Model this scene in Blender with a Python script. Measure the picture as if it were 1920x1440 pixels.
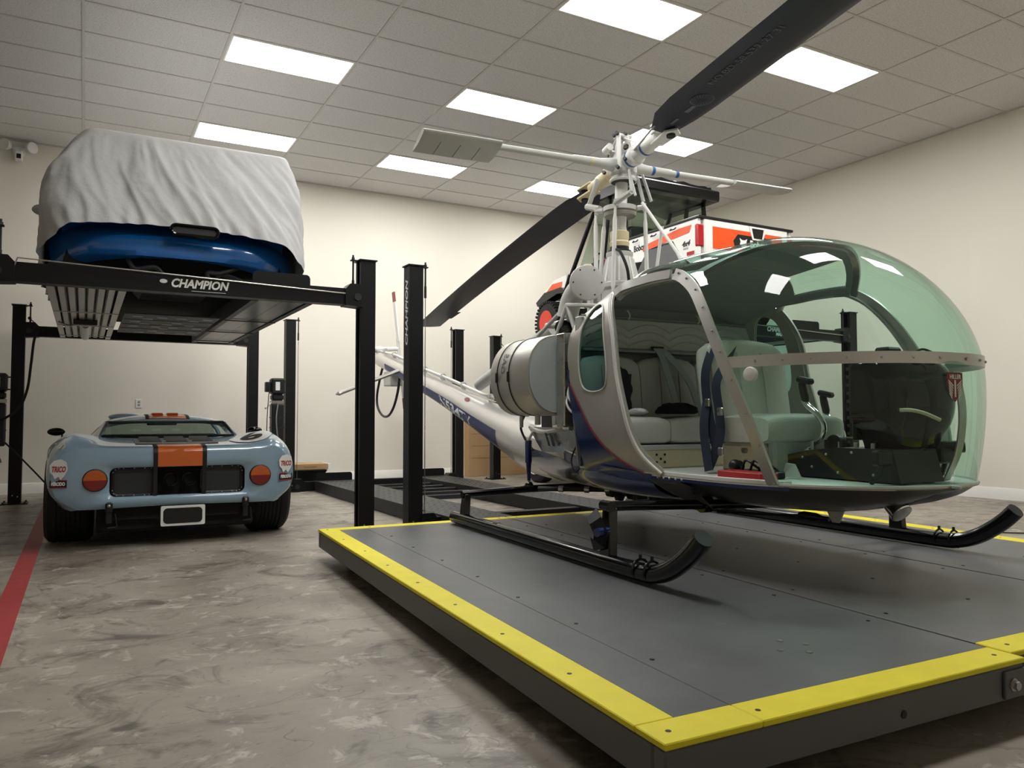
import bpy, bmesh, math, random
from mathutils import Vector, Matrix, noise
random.seed(7)
V = Vector
R = math.radians
for o in list(bpy.data.objects):
    bpy.data.objects.remove(o)
SC = bpy.context.scene
COL = SC.collection

# ---------------------------------------------------------------- camera, world, exposure
YAW, PITCH, ROLL = 0.5045, 0.0436, -0.0013
cam_data = bpy.data.cameras.new('camera')
cam_data.sensor_fit = 'HORIZONTAL'
cam_data.sensor_width = 36.0
cam_data.lens = 36.0 * 1454.87 / 1920.0
cam_data.clip_start = 0.05
cam_data.clip_end = 100
cam = bpy.data.objects.new('camera', cam_data)
COL.objects.link(cam)
_f = V((math.sin(YAW) * math.cos(PITCH), math.cos(YAW) * math.cos(PITCH), math.sin(PITCH)))
_r = V((math.cos(YAW), -math.sin(YAW), 0))
_u = _r.cross(_f)
_r2 = _r * math.cos(ROLL) + _u * math.sin(ROLL)
_u2 = -_r * math.sin(ROLL) + _u * math.cos(ROLL)
cam.matrix_world = Matrix(((_r2.x, _u2.x, -_f.x, 0), (_r2.y, _u2.y, -_f.y, 0), (_r2.z, _u2.z, -_f.z, 0.97), (0, 0, 0, 1)))
SC.camera = cam
world = bpy.data.worlds.new('world')
SC.world = world
world.use_nodes = True
world.node_tree.nodes['Background'].inputs[0].default_value = (0.8, 0.85, 0.9, 1)
world.node_tree.nodes['Background'].inputs[1].default_value = 0.05
SC.view_settings.view_transform = 'Standard'
SC.view_settings.look = 'None'
SC.view_settings.gamma = 1.0
SC.view_settings.use_curve_mapping = False
SC.view_settings.exposure = 1.42
PANEL_EMIT = 10.0            # strength of the ceiling light diffusers

# ---------------------------------------------------------------- materials
def lin(c):
    c = c / 255.0
    return c / 12.92 if c <= 0.04045 else ((c + 0.055) / 1.055) ** 2.4

def rgb(r, g, b):
    return (lin(r), lin(g), lin(b), 1.0)

MATS = {}
def pm(name, col, rough=0.5, metal=0.0, coat=0.0, var=0.06, scale=8.0, bump=0.0, bscale=60.0, spec=0.5, rvar=0.0):
    """principled material: base colour gently varied by noise, optional noise bump"""
    m = bpy.data.materials.new(name)
    m.use_nodes = True
    nt = m.node_tree
    b = nt.nodes['Principled BSDF']
    tc = nt.nodes.new('ShaderNodeTexCoord')
    no = nt.nodes.new('ShaderNodeTexNoise')
    no.inputs['Scale'].default_value = scale
    no.inputs['Detail'].default_value = 4
    nt.links.new(tc.outputs['Object'], no.inputs['Vector'])
    mix = nt.nodes.new('ShaderNodeMix')
    mix.data_type = 'RGBA'
    c = rgb(*col)
    mix.inputs['A'].default_value = tuple(max(0, x * (1 - var)) for x in c[:3]) + (1,)
    mix.inputs['B'].default_value = tuple(min(1, x * (1 + var)) for x in c[:3]) + (1,)
    nt.links.new(no.outputs['Fac'], mix.inputs['Factor'])
    nt.links.new(mix.outputs['Result'], b.inputs['Base Color'])
    b.inputs['Roughness'].default_value = rough
    b.inputs['Metallic'].default_value = metal
    b.inputs['Coat Weight'].default_value = coat
    b.inputs['Coat Roughness'].default_value = 0.05
    b.inputs['Specular IOR Level'].default_value = spec
    if rvar:
        mr = nt.nodes.new('ShaderNodeMapRange')
        mr.inputs['To Min'].default_value = max(0.02, rough - rvar)
        mr.inputs['To Max'].default_value = min(1, rough + rvar)
        nt.links.new(no.outputs['Fac'], mr.inputs['Value'])
        nt.links.new(mr.outputs['Result'], b.inputs['Roughness'])
    if bump:
        n2 = nt.nodes.new('ShaderNodeTexNoise')
        n2.inputs['Scale'].default_value = bscale
        n2.inputs['Detail'].default_value = 3
        nt.links.new(tc.outputs['Object'], n2.inputs['Vector'])
        bp = nt.nodes.new('ShaderNodeBump')
        bp.inputs['Strength'].default_value = bump
        bp.inputs['Distance'].default_value = 0.01
        nt.links.new(n2.outputs['Fac'], bp.inputs['Height'])
        nt.links.new(bp.outputs['Normal'], b.inputs['Normal'])
    MATS[name] = m
    return m

def emit(name, col, strength):
    m = bpy.data.materials.new(name)
    m.use_nodes = True
    nt = m.node_tree
    nt.nodes.remove(nt.nodes['Principled BSDF'])
    e = nt.nodes.new('ShaderNodeEmission')
    e.inputs[0].default_value = rgb(*col)
    e.inputs[1].default_value = strength
    nt.links.new(e.outputs[0], nt.nodes['Material Output'].inputs[0])
    MATS[name] = m
    return m

def glass(name, tint, rough=0.0, ior=1.45):
    """thin clear sheet: tinted transmission plus a Fresnel mirror reflection"""
    m = bpy.data.materials.new(name)
    m.use_nodes = True
    nt = m.node_tree
    nt.nodes.remove(nt.nodes['Principled BSDF'])
    tr = nt.nodes.new('ShaderNodeBsdfTransparent')
    nz = nt.nodes.new('ShaderNodeTexNoise')
    nz.inputs['Scale'].default_value = 3
    mx = nt.nodes.new('ShaderNodeMix')
    mx.data_type = 'RGBA'
    mx.inputs['A'].default_value = tuple(tint) + (1,)
    mx.inputs['B'].default_value = tuple(min(1, x * 1.03) for x in tint) + (1,)
    nt.links.new(nz.outputs['Fac'], mx.inputs['Factor'])
    nt.links.new(mx.outputs['Result'], tr.inputs[0])
    gl = nt.nodes.new('ShaderNodeBsdfGlossy')
    gl.inputs['Roughness'].default_value = rough
    lw = nt.nodes.new('ShaderNodeLayerWeight')
    lw.inputs[0].default_value = 0.5
    pw = nt.nodes.new('ShaderNodeMath'); pw.operation = 'POWER'; pw.inputs[1].default_value = 5.0
    nt.links.new(lw.outputs['Facing'], pw.inputs[0])
    fr = nt.nodes.new('ShaderNodeMapRange')                 # Schlick curve of a thin sheet
    fr.inputs['To Min'].default_value = (1.3 * ((ior - 1) / (ior + 1)) ** 2); fr.inputs['To Max'].default_value = 0.9
    nt.links.new(pw.outputs[0], fr.inputs['Value'])
    ms = nt.nodes.new('ShaderNodeMixShader')
    nt.links.new(fr.outputs[0], ms.inputs[0])
    nt.links.new(tr.outputs[0], ms.inputs[1])
    nt.links.new(gl.outputs[0], ms.inputs[2])
    nt.links.new(ms.outputs[0], nt.nodes['Material Output'].inputs[0])
    MATS[name] = m
    return m

# ---------------------------------------------------------------- mesh builder
class MB:
    def __init__(s):
        s.v = []; s.f = []; s.m = []
    def add(s, vs, fs, mi=0):
        o = len(s.v)
        s.v += [tuple(p) for p in vs]
        for q in fs:
            s.f.append([i + o for i in q]); s.m.append(mi)
        return s
    def box(s, x0, x1, y0, y1, z0, z1, mi=0, mat=None):
        vs = [V((x, y, z)) for z in (z0, z1) for y in (y0, y1) for x in (x0, x1)]
        if mat is not None: vs = [mat @ p for p in vs]
        return s.add(vs, [(0, 2, 3, 1), (4, 5, 7, 6), (0, 1, 5, 4), (2, 6, 7, 3), (0, 4, 6, 2), (1, 3, 7, 5)], mi)
    def rbox(s, x0, x1, y0, y1, z0, z1, b=0.02, mi=0, mat=None):
        """box with chamfered edges"""
        vs = []; idx = {}
        X = (x0, x1); Y = (y0, y1); Z = (z0, z1)
        for i in (0, 1):
            for j in (0, 1):
                for k in (0, 1):
                    sx = b if i == 0 else -b; sy = b if j == 0 else -b; sz = b if k == 0 else -b
                    for a, p in enumerate(((X[i], Y[j] + sy, Z[k] + sz), (X[i] + sx, Y[j], Z[k] + sz), (X[i] + sx, Y[j] + sy, Z[k]))):
                        idx[(i, j, k, a)] = len(vs); vs.append(V(p))
        fs = []
        for i in (0, 1):
            fs.append([idx[(i, 0, 0, 0)], idx[(i, 1, 0, 0)], idx[(i, 1, 1, 0)], idx[(i, 0, 1, 0)]])
            fs.append([idx[(0, i, 0, 1)], idx[(1, i, 0, 1)], idx[(1, i, 1, 1)], idx[(0, i, 1, 1)]])
            fs.append([idx[(0, 0, i, 2)], idx[(1, 0, i, 2)], idx[(1, 1, i, 2)], idx[(0, 1, i, 2)]])
            for j in (0, 1):
                fs.append([idx[(i, j, 0, 0)], idx[(i, j, 1, 0)], idx[(i, j, 1, 1)], idx[(i, j, 0, 1)]])
                fs.append([idx[(i, 0, j, 0)], idx[(i, 1, j, 0)], idx[(i, 1, j, 2)], idx[(i, 0, j, 2)]])
                fs.append([idx[(0, i, j, 1)], idx[(1, i, j, 1)], idx[(1, i, j, 2)], idx[(0, i, j, 2)]])
                for k in (0, 1):
                    fs.append([idx[(i, j, k, 0)], idx[(i, j, k, 1)], idx[(i, j, k, 2)]])
        if mat is not None: vs = [mat @ p for p in vs]
        return s.add(vs, fs, mi)
    def cyl(s, a, b, r, r2=None, n=12, mi=0, cap=True):
        a = V(a); b = V(b); r2 = r if r2 is None else r2
        d = (b - a).normalized()
        e = d.orthogonal().normalized(); g = d.cross(e)
        vs = []
        for c, q in ((a, r), (b, r2)):
            for i in range(n):
                t = 2 * math.pi * (i + .5) / n
                vs.append(c + (e * math.cos(t) + g * math.sin(t)) * q)
        fs = [(i, (i + 1) % n, n + (i + 1) % n, n + i) for i in range(n)]
        if cap: fs += [tuple(range(n - 1, -1, -1)), tuple(range(n, 2 * n))]
        return s.add(vs, fs, mi)
    def tube(s, pts, r, n=8, mi=0, closed=False, cap=True, sq=None):
        pts = [V(p) for p in pts]; m = len(pts)
        rs = r if isinstance(r, (list, tuple)) else [r] * m
        rings = []; e = None
        for i in range(m):
            if closed: d = pts[(i + 1) % m] - pts[i - 1]
            elif i == 0: d = pts[1] - pts[0]
            elif i == m - 1: d = pts[-1] - pts[-2]
            else: d = (pts[i + 1] - pts[i]).normalized() + (pts[i] - pts[i - 1]).normalized()
            d.normalize()
            if e is None: e = d.orthogonal().normalized()
            else:
                e = e - d * e.dot(d)
                e = e.normalized() if e.length > 1e-6 else d.orthogonal().normalized()
            g = d.cross(e)
            ring = []
            for k in range(n):
                t = 2 * math.pi * (k + .5) / n
                ring.append(pts[i] + (e * math.cos(t) + g * math.sin(t)) * rs[i])
            rings.append(ring)
        return s.loft(rings, mi=mi, cap=cap and not closed, loop=closed)
    def loft(s, rings, mi=0, cap=True, loop=False, closed=True):
        n = len(rings[0]); m = len(rings)
        vs = [p for q in rings for p in q]
        fs = []
        for i in range(m if loop else m - 1):
            a = i * n; b = ((i + 1) % m) * n
            for k in range(n if closed else n - 1):
                k2 = (k + 1) % n
                fs.append((a + k, a + k2, b + k2, b + k))
        if cap and not loop and closed:
            fs += [tuple(range(n - 1, -1, -1)), tuple(range((m - 1) * n, m * n))]
        return s.add(vs, fs, mi)
    def grid(s, rows, mi=0):
        return s.loft(rows, mi=mi, cap=False, closed=False)
    def shell(s, rows, nrm, t, mi=0):
        """open grid of points given thickness t along per-point normals"""
        m = len(rows); n = len(rows[0])
        top = [p for q in rows for p in q]
        bot = [V(p) - V(w) * t for q, nq in zip(rows, nrm) for p, w in zip(q, nq)]
        N = m * n; fs = []
        for i in range(m - 1):
            for k in range(n - 1):
                a = i * n + k
                fs.append((a, a + 1, a + n + 1, a + n)); fs.append((N + a, N + a + n, N + a + n + 1, N + a + 1))
        for k in range(n - 1):
            fs.append((k, N + k, N + k + 1, k + 1)); a = (m - 1) * n + k
            fs.append((a, a + 1, N + a + 1, N + a))
        for i in range(m - 1):
            a = i * n
            fs.append((a, a + n, N + a + n, N + a)); b = a + n - 1
            fs.append((b, N + b, N + b + n, b + n))
        return s.add(list(top) + bot, fs, mi)
    def ribbon(s, pts, nrm, w, t, mi=0, closed=False, wdir=None):
        """flat bar of width w and thickness t following pts; nrm = outward normals"""
        m = len(pts); rings = []
        pts = [V(p) for p in pts]
        for i in range(m):
            if closed: d = pts[(i + 1) % m] - pts[i - 1]
            else: d = pts[min(i + 1, m - 1)] - pts[max(i - 1, 0)]
            d.normalize(); nv = V(nrm[i]).normalized()
            b = d.cross(nv).normalized()
            nv = b.cross(d).normalized()
            p = pts[i]
            rings.append([p + b * w / 2 + nv * t / 2, p - b * w / 2 + nv * t / 2, p - b * w / 2 - nv * t / 2, p + b * w / 2 - nv * t / 2])
        return s.loft(rings, mi=mi, loop=closed)
    def prism(s, poly, off, mi=0):
        """polygon of 3D points extruded by vector off"""
        n = len(poly); off = V(off)
        vs = [V(p) for p in poly] + [V(p) + off for p in poly]
        fs = [tuple(range(n)), tuple(range(2 * n - 1, n - 1, -1))]
        fs += [(i, n + i, n + (i + 1) % n, (i + 1) % n) for i in range(n)]
        return s.add(vs, fs, mi)
    def sph(s, c, r, nu=12, nv=8, mi=0, sc=(1, 1, 1), mat=None):
        vs = []
        for j in range(1, nv):
            p = math.pi * j / nv
            for i in range(nu):
                t = 2 * math.pi * i / nu
                vs.append(V((math.sin(p) * math.cos(t) * sc[0], math.sin(p) * math.sin(t) * sc[1], math.cos(p) * sc[2])) * r)
        vs += [V((0, 0, r * sc[2])), V((0, 0, -r * sc[2]))]
        if mat is not None: vs = [mat @ p for p in vs]
        vs = [p + V(c) for p in vs]
        fs = []
        for j in range(nv - 2):
            for i in range(nu):
                i2 = (i + 1) % nu
                fs.append((j * nu + i, (j + 1) * nu + i, (j + 1) * nu + i2, j * nu + i2))
        a = (nv - 1) * nu
        for i in range(nu):
            i2 = (i + 1) % nu
            fs.append((a, i, i2)); fs.append((a + 1, (nv - 2) * nu + i2, (nv - 2) * nu + i))
        return s.add(vs, fs, mi)
    def lathe(s, prof, o, axis, n=16, mi=0, cap=True):
        """prof: list of (distance along axis, radius)"""
        o = V(o); d = V(axis).normalized(); e = d.orthogonal().normalized(); g = d.cross(e)
        rings = [[o + d * h + (e * math.cos(2 * math.pi * (k + .5) / n) + g * math.sin(2 * math.pi * (k + .5) / n)) * r for k in range(n)] for h, r in prof]
        return s.loft(rings, mi=mi, cap=cap)
    def xf(s, mat):
        s.v = [tuple(mat @ V(p)) for p in s.v]
        return s

def mesh_of(mb, name, mats, angle=35, normals=True):
    me = bpy.data.meshes.new(name)
    me.from_pydata(mb.v, [], mb.f)
    if not isinstance(mats, (list, tuple)): mats = [mats]
    for m in mats: me.materials.append(MATS[m])
    if len(mats) > 1: me.polygons.foreach_set('material_index', mb.m)
    if normals:
        bm = bmesh.new(); bm.from_mesh(me)
        bmesh.ops.recalc_face_normals(bm, faces=bm.faces)
        bm.to_mesh(me); bm.free()
    me.polygons.foreach_set('use_smooth', [True] * len(me.polygons))
    me.set_sharp_from_angle(angle=R(angle))
    me.update()
    return me

def tag(o, label=None, cat=None, group=None, kind=None):
    if label: o['label'] = label
    if cat: o['category'] = cat
    if group: o['group'] = group
    if kind: o['kind'] = kind
    return o

def link(name, data, parent=None):
    o = bpy.data.objects.new(name, data)
    COL.objects.link(o)
    if parent is not None: o.parent = parent
    return o

def obj(name, mb, mats, parent=None, label=None, cat=None, group=None, kind=None, angle=35, bevel=0.0, normals=True):
    o = link(name, mesh_of(mb, name, mats, angle, normals), parent)
    if bevel:
        bv = o.modifiers.new('bevel', 'BEVEL'); bv.width = bevel; bv.segments = 2; bv.limit_method = 'ANGLE'; bv.angle_limit = R(40)
    return tag(o, label, cat, group, kind)

def thing(name, label, cat, loc=(0, 0, 0), rz=0.0, group=None):
    o = link(name, None)
    o.location = loc; o.rotation_euler = (0, 0, rz)
    o.empty_display_size = 0.2
    return tag(o, label, cat, group)

def copy_tree(o, parent=None):
    c = o.copy(); COL.objects.link(c); c.parent = parent
    for ch in list(o.children): copy_tree(ch, c)
    return c

def text(name, body, size, mat, origin, right, up, parent=None, extrude=0.001, shear=0.0, bold=0.0, width=None, label=None, bend=None):
    """vector lettering turned into a mesh lying in the plane (right, up), centred on origin"""
    cu = bpy.data.curves.new(name, 'FONT')
    cu.body = body; cu.size = size; cu.extrude = extrude; cu.shear = shear; cu.offset = bold
    cu.align_x = 'CENTER'; cu.align_y = 'CENTER'; cu.resolution_u = 3
    t = bpy.data.objects.new('tmp', cu); COL.objects.link(t)
    dg = bpy.context.evaluated_depsgraph_get()
    me = bpy.data.meshes.new_from_object(t.evaluated_get(dg))
    bpy.data.objects.remove(t); bpy.data.curves.remove(cu)
    me.name = name
    xs = [p.co.x for p in me.vertices]
    k = (width / (max(xs) - min(xs))) if width else 1.0
    r = V(right).normalized(); u = V(up).normalized(); n = r.cross(u).normalized(); o3 = V(origin)
    for p in me.vertices:
        q = p.co.copy()
        if bend: p.co = bend(q.x * k, q.y, q.z)
        else: p.co = o3 + r * (q.x * k) + u * q.y + n * q.z
    me.materials.clear(); me.materials.append(MATS[mat])
    me.update()
    return tag(link(name, me, parent), label)

def cat_rom(pts, per=6):
    """Catmull-Rom through points"""
    pts = [V(p) for p in pts]; out = []
    for i in range(len(pts) - 1):
        p0 = pts[max(i - 1, 0)]; p1 = pts[i]; p2 = pts[i + 1]; p3 = pts[min(i + 2, len(pts) - 1)]
        for k in range(per):
            t = k / per
            out.append(0.5 * ((2 * p1) + (p2 - p0) * t + (2 * p0 - 5 * p1 + 4 * p2 - p3) * t * t + (3 * p1 - p0 - 3 * p2 + p3) * t ** 3))
    out.append(pts[-1])
    return out

def lerp(a, b, t): return a + (b - a) * t
def interp(x, xs, ys):
    if x <= xs[0]: return ys[0]
    for i in range(len(xs) - 1):
        if x <= xs[i + 1]: return lerp(ys[i], ys[i + 1], (x - xs[i]) / (xs[i + 1] - xs[i]))
    return ys[-1]
def sinterp(x, xs, ys):
    """monotone cubic interpolation"""
    n = len(xs)
    if x <= xs[0]: return ys[0]
    if x >= xs[-1]: return ys[-1]
    h = [xs[i + 1] - xs[i] for i in range(n - 1)]; d = [(ys[i + 1] - ys[i]) / h[i] for i in range(n - 1)]
    m = [d[0]] + [0 if d[i - 1] * d[i] <= 0 else 2 * d[i - 1] * d[i] / (d[i - 1] + d[i]) for i in range(1, n - 1)] + [d[-1]]
    i = max(k for k in range(n - 1) if xs[k] <= x)
    t = (x - xs[i]) / h[i]
    return (1 + 2 * t) * (1 - t) ** 2 * ys[i] + t * (1 - t) ** 2 * h[i] * m[i] + t * t * (3 - 2 * t) * ys[i + 1] + t * t * (t - 1) * h[i] * m[i + 1]

def frame(o, x, z):
    """matrix with local x along x, local z near z"""
    x = V(x).normalized(); z = V(z); y = z.cross(x).normalized(); z = x.cross(y)
    return Matrix(((x.x, y.x, z.x, o[0]), (x.y, y.y, z.y, o[1]), (x.z, y.z, z.z, o[2]), (0, 0, 0, 1)))

# ---------------------------------------------------------------- material table
pm('wall_paint', (233, 228, 216), 0.85, var=0.02, scale=1.5, bump=0.05, bscale=120)
pm('trim_white', (240, 238, 232), 0.6, var=0.01)
pm('tile_bar', (206, 204, 199), 0.6, var=0.02)
pm('steel_black', (11, 12, 14), 0.45, var=0.2, scale=20, spec=0.3)
pm('steel_dark', (32, 33, 36), 0.5, var=0.15, scale=20)
pm('plate_tread', (50, 51, 52), 0.5, var=0.2, scale=30)
pm('galvanized', (178, 176, 170), 0.34, metal=0.85, var=0.15, scale=5, rvar=0.08)
pm('chrome', (230, 230, 232), 0.08, metal=1.0, var=0.02)
pm('bare_metal', (190, 188, 184), 0.3, metal=1.0, var=0.06, rvar=0.08)
pm('stainless', (188, 187, 184), 0.26, metal=1.0, var=0.1, scale=6, rvar=0.12)
pm('rubber', (22, 22, 23), 0.75, var=0.15, scale=30)
pm('white_plastic', (232, 232, 228), 0.45, var=0.02)
pm('decal_white', (238, 238, 236), 0.5, var=0.01)
pm('decal_black', (14, 14, 16), 0.5, var=0.02)
pm('decal_grey', (150, 152, 156), 0.5, var=0.02)
pm('cardboard', (178, 146, 106), 0.85, var=0.08, scale=6)
pm('black_plastic', (18, 19, 21), 0.4, var=0.15, scale=20)
pm('black_matte', (12, 12, 13), 0.85, var=0.1)
# ================================================================= the room
CEIL = 4.58
XW0, XW1, YW0, YW1 = -4.95, 9.50, -2.3, 11.83
def floor_material():
    m = bpy.data.materials.new('floor_concrete'); m.use_nodes = True
    nt = m.node_tree; b = nt.nodes['Principled BSDF']; N = nt.nodes.new; L = nt.links.new
    tc = N('ShaderNodeTexCoord')
    def nz(scale, detail=6, rough=0.6, dist=0.0, vec=None):
        n = N('ShaderNodeTexNoise'); n.inputs['Scale'].default_value = scale; n.inputs['Detail'].default_value = detail
        n.inputs['Roughness'].default_value = rough; n.inputs['Distortion'].default_value = dist
        L(vec or tc.outputs['Object'], n.inputs['Vector']); return n
    def ramp(src, p0, p1, c0, c1):
        r = N('ShaderNodeValToRGB'); r.color_ramp.elements[0].position = p0; r.color_ramp.elements[1].position = p1
        r.color_ramp.elements[0].color = c0; r.color_ramp.elements[1].color = c1
        L(src, r.inputs[0]); return r
    a = nz(0.9, 8, 0.62, 0.6)
    base = ramp(a.outputs['Fac'], 0.32, 0.68, rgb(116, 108, 97), rgb(172, 164, 151))
    def over(prev, fac, col, amt=1.0, mode='MIX'):
        x = N('ShaderNodeMix'); x.data_type = 'RGBA'; x.blend_type = mode
        mu = N('ShaderNodeMath'); mu.operation = 'MULTIPLY'; mu.inputs[1].default_value = amt
        L(fac, mu.inputs[0]); L(mu.outputs[0], x.inputs['Factor']); L(prev, x.inputs['A']); x.inputs['B'].default_value = col
        return x.outputs['Result']
    d1 = nz(2.6, 8, 0.7, 1.2); r1 = ramp(d1.outputs['Fac'], 0.52, 0.66, (0, 0, 0, 1), (1, 1, 1, 1))
    c = over(base.outputs[0], r1.outputs[0], rgb(78, 70, 61), 0.85)
    d2 = nz(6.0, 6, 0.7, 0.8); r2 = ramp(d2.outputs['Fac'], 0.56, 0.64, (0, 0, 0, 1), (1, 1, 1, 1))
    c = over(c, r2.outputs[0], rgb(192, 185, 172), 0.7)
    d3 = nz(22, 5, 0.75, 0.4); r3 = ramp(d3.outputs['Fac'], 0.60, 0.70, (0, 0, 0, 1), (1, 1, 1, 1))
    c = over(c, r3.outputs[0], rgb(56, 50, 44), 0.6)
    # scuffs: noise stretched strongly in two directions
    for rot, amt in ((0.5, 0.4), (-0.9, 0.35)):
        mp = N('ShaderNodeMapping'); mp.inputs['Rotation'].default_value = (0, 0, rot); mp.inputs['Scale'].default_value = (1.0, 16.0, 1.0)
        L(tc.outputs['Object'], mp.inputs['Vector'])
        s = nz(1.6, 5, 0.7, 0.3, mp.outputs[0]); rs = ramp(s.outputs['Fac'], 0.62, 0.72, (0, 0, 0, 1), (1, 1, 1, 1))
        c = over(c, rs.outputs[0], rgb(70, 63, 55), amt)
    # fine scratches: thin contour lines of a slow noise, masked to patches
    for sc, seed, amt in ((1.3, 3.0, .75), (2.1, 11.0, .6), (0.8, 23.0, .6)):
        mp = N('ShaderNodeMapping'); mp.inputs['Location'].default_value = (seed, seed * .7, 0); mp.inputs['Rotation'].default_value = (0, 0, seed)
        mp.inputs['Scale'].default_value = (1.0, 2.2, 1.0)
        L(tc.outputs['Object'], mp.inputs['Vector'])
        q = nz(sc, 1.5, 0.5, 0.2, mp.outputs[0])
        sb = N('ShaderNodeMath'); sb.operation = 'SUBTRACT'; sb.inputs[1].default_value = 0.5; L(q.outputs['Fac'], sb.inputs[0])
        ab = N('ShaderNodeMath'); ab.operation = 'ABSOLUTE'; L(sb.outputs[0], ab.inputs[0])
        rl_ = ramp(ab.outputs[0], 0.0, 0.0035, (1, 1, 1, 1), (0, 0, 0, 1))
        mk = nz(1.7, 3, 0.6, 0.0, mp.outputs[0]); rm_ = ramp(mk.outputs['Fac'], 0.50, 0.60, (0, 0, 0, 1), (1, 1, 1, 1))
        ml = N('ShaderNodeMath'); ml.operation = 'MULTIPLY'; L(rl_.outputs[0], ml.inputs[0]); L(rm_.outputs[0], ml.inputs[1])
        c = over(c, ml.outputs[0], rgb(46, 42, 38), amt)
    d4 = nz(1.5, 4, 0.6, 1.5); r4 = ramp(d4.outputs['Fac'], 0.66, 0.71, (0, 0, 0, 1), (1, 1, 1, 1))
    c = over(c, r4.outputs[0], rgb(62, 56, 49), 0.7)
    vo = N('ShaderNodeTexVoronoi'); vo.feature = 'DISTANCE_TO_EDGE'; vo.inputs['Scale'].default_value = 0.45
    wob = nz(1.5, 4); vm = N('ShaderNodeVectorMath'); vm.operation = 'MULTIPLY_ADD'; vm.inputs[1].default_value = (0.5, 0.5, 0.5)
    L(wob.outputs['Color'], vm.inputs[0]); L(tc.outputs['Object'], vm.inputs[2]); L(vm.outputs[0], vo.inputs['Vector'])
    rv = ramp(vo.outputs['Distance'], 0.0, 0.006, (1, 1, 1, 1), (0, 0, 0, 1))
    c = over(c, rv.outputs[0], rgb(60, 55, 48), 0.35)
    L(c, b.inputs['Base Color'])
    mr = N('ShaderNodeMapRange'); mr.inputs['To Min'].default_value = 0.28; mr.inputs['To Max'].default_value = 0.55
    L(d1.outputs['Fac'], mr.inputs['Value']); L(mr.outputs[0], b.inputs['Roughness'])
    bp = N('ShaderNodeBump'); bp.inputs['Strength'].default_value = 0.05; L(d3.outputs['Fac'], bp.inputs['Height']); L(bp.outputs[0], b.inputs['Normal'])
    MATS['floor_concrete'] = m
floor_material()
def tile_material():
    m = bpy.data.materials.new('ceiling_tile'); m.use_nodes = True
    nt = m.node_tree; b = nt.nodes['Principled BSDF']; N = nt.nodes.new; L = nt.links.new
    tc = N('ShaderNodeTexCoord')
    n = N('ShaderNodeTexNoise'); n.inputs['Scale'].default_value = 70; n.inputs['Detail'].default_value = 3
    L(tc.outputs['Object'], n.inputs['Vector'])
    r = N('ShaderNodeValToRGB'); r.color_ramp.elements[0].position = 0.33; r.color_ramp.elements[1].position = 0.5
    r.color_ramp.elements[0].color = rgb(196, 195, 193); r.color_ramp.elements[1].color = rgb(222, 221, 219)
    L(n.outputs['Fac'], r.inputs[0]); L(r.outputs[0], b.inputs['Base Color'])
    b.inputs['Roughness'].default_value = 0.9
    bp = N('ShaderNodeBump'); bp.inputs['Strength'].default_value = 0.3; bp.inputs['Distance'].default_value = 0.004
    L(n.outputs['Fac'], bp.inputs['Height']); L(bp.outputs[0], b.inputs['Normal'])
    MATS['ceiling_tile'] = m
tile_material()
emit('panel_glow', (255, 254, 250), PANEL_EMIT)

mb = MB().box(XW0, XW1, YW0, YW1, -0.1, 0)
obj('floor', mb, 'floor_concrete', kind='structure')
for nm, a in (('wall_back', (XW0, XW1, YW1, YW1 + .1, 0, CEIL + .3)), ('wall_right', (XW1, XW1 + .1, YW0, YW1 + .1, 0, CEIL + .3)),
              ('wall_left', (XW0 - .1, XW0, YW0, YW1 + .1, 0, CEIL + .3)), ('wall_front', (XW0 - .1, XW1 + .1, YW0 - .1, YW0, 0, CEIL + .3))):
    obj(nm, MB().box(*a), 'wall_paint', kind='structure')
def board(n, pts):
    b = MB()
    (xa, ya), (xb, yb), (nx, ny) = pts
    d = 0.014
    b.prism([(xa, ya, 0), (xa + nx * d, ya + ny * d, 0), (xa + nx * d, ya + ny * d, .125), (xa + nx * d * .4, ya + ny * d * .4, .14), (xa, ya, .14)], (xb - xa, yb - ya, 0))
    obj(n, b, 'trim_white', kind='structure')
board('baseboard_back', ((XW0, YW1), (-0.25, YW1), (0, -1)))
board('baseboard_back', ((0.0, YW1), (XW1, YW1), (0, -1)))
board('baseboard_right', ((XW1, YW0), (XW1, YW1), (-1, 0)))

GX, GY, TX, TY = 1.148, 7.534, 1.2192, 0.6096
LIGHTS = [(c, r) for c in (0, 2, 4) for r in (4, 0, -4, -8)]
ceil = obj('ceiling', MB().box(XW0, XW1, YW0, YW1, CEIL + .06, CEIL + .16), 'ceiling_tile', kind='structure')
tile = MB().rbox(0.010, TX - 0.010, 0.010, TY - 0.010, 0, .02, .004)
tme = mesh_of(tile, 'ceiling_tile', 'ceiling_tile')
rest = MB()
for i in range(-5, 7):
    for j in range(-17, 8):
        if (i, j) in LIGHTS: continue
        x, y = GX + i * TX, GY + j * TY
        if x + TX < XW0 + .01 or x > XW1 - .02 or y > YW1 - .02 or y + TY < YW0 + .02: continue
        sx = min(1, (XW1 - .004 - x) / TX); sy = min(1, (YW1 - .004 - y) / TY)
        if i >= -3 and j >= -7:
            o = link('ceiling_tile', tme, ceil); o.location = (x, y, CEIL + .003); o.scale = (sx, sy, 1)
        else:
            rest.rbox(x + .01, x + TX * sx - .01, max(y, YW0) + .01, y + TY * sy - .01, CEIL + .003, CEIL + .023, .004)
obj('ceiling_tiles', rest, 'ceiling_tile', ceil, kind='stuff')
for i in range(-4, 7):
    x = GX + i * TX
    obj('grid_bar', MB().box(x - .012, x + .012, YW0, YW1, CEIL - .004, CEIL + .05), 'tile_bar', ceil)
for j in range(-16, 8):
    y = GY + j * TY
    if YW0 < y < YW1:
        obj('grid_bar', MB().box(XW0, XW1, y - .012, y + .012, CEIL - .0035, CEIL + .05), 'tile_bar', ceil)
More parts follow.
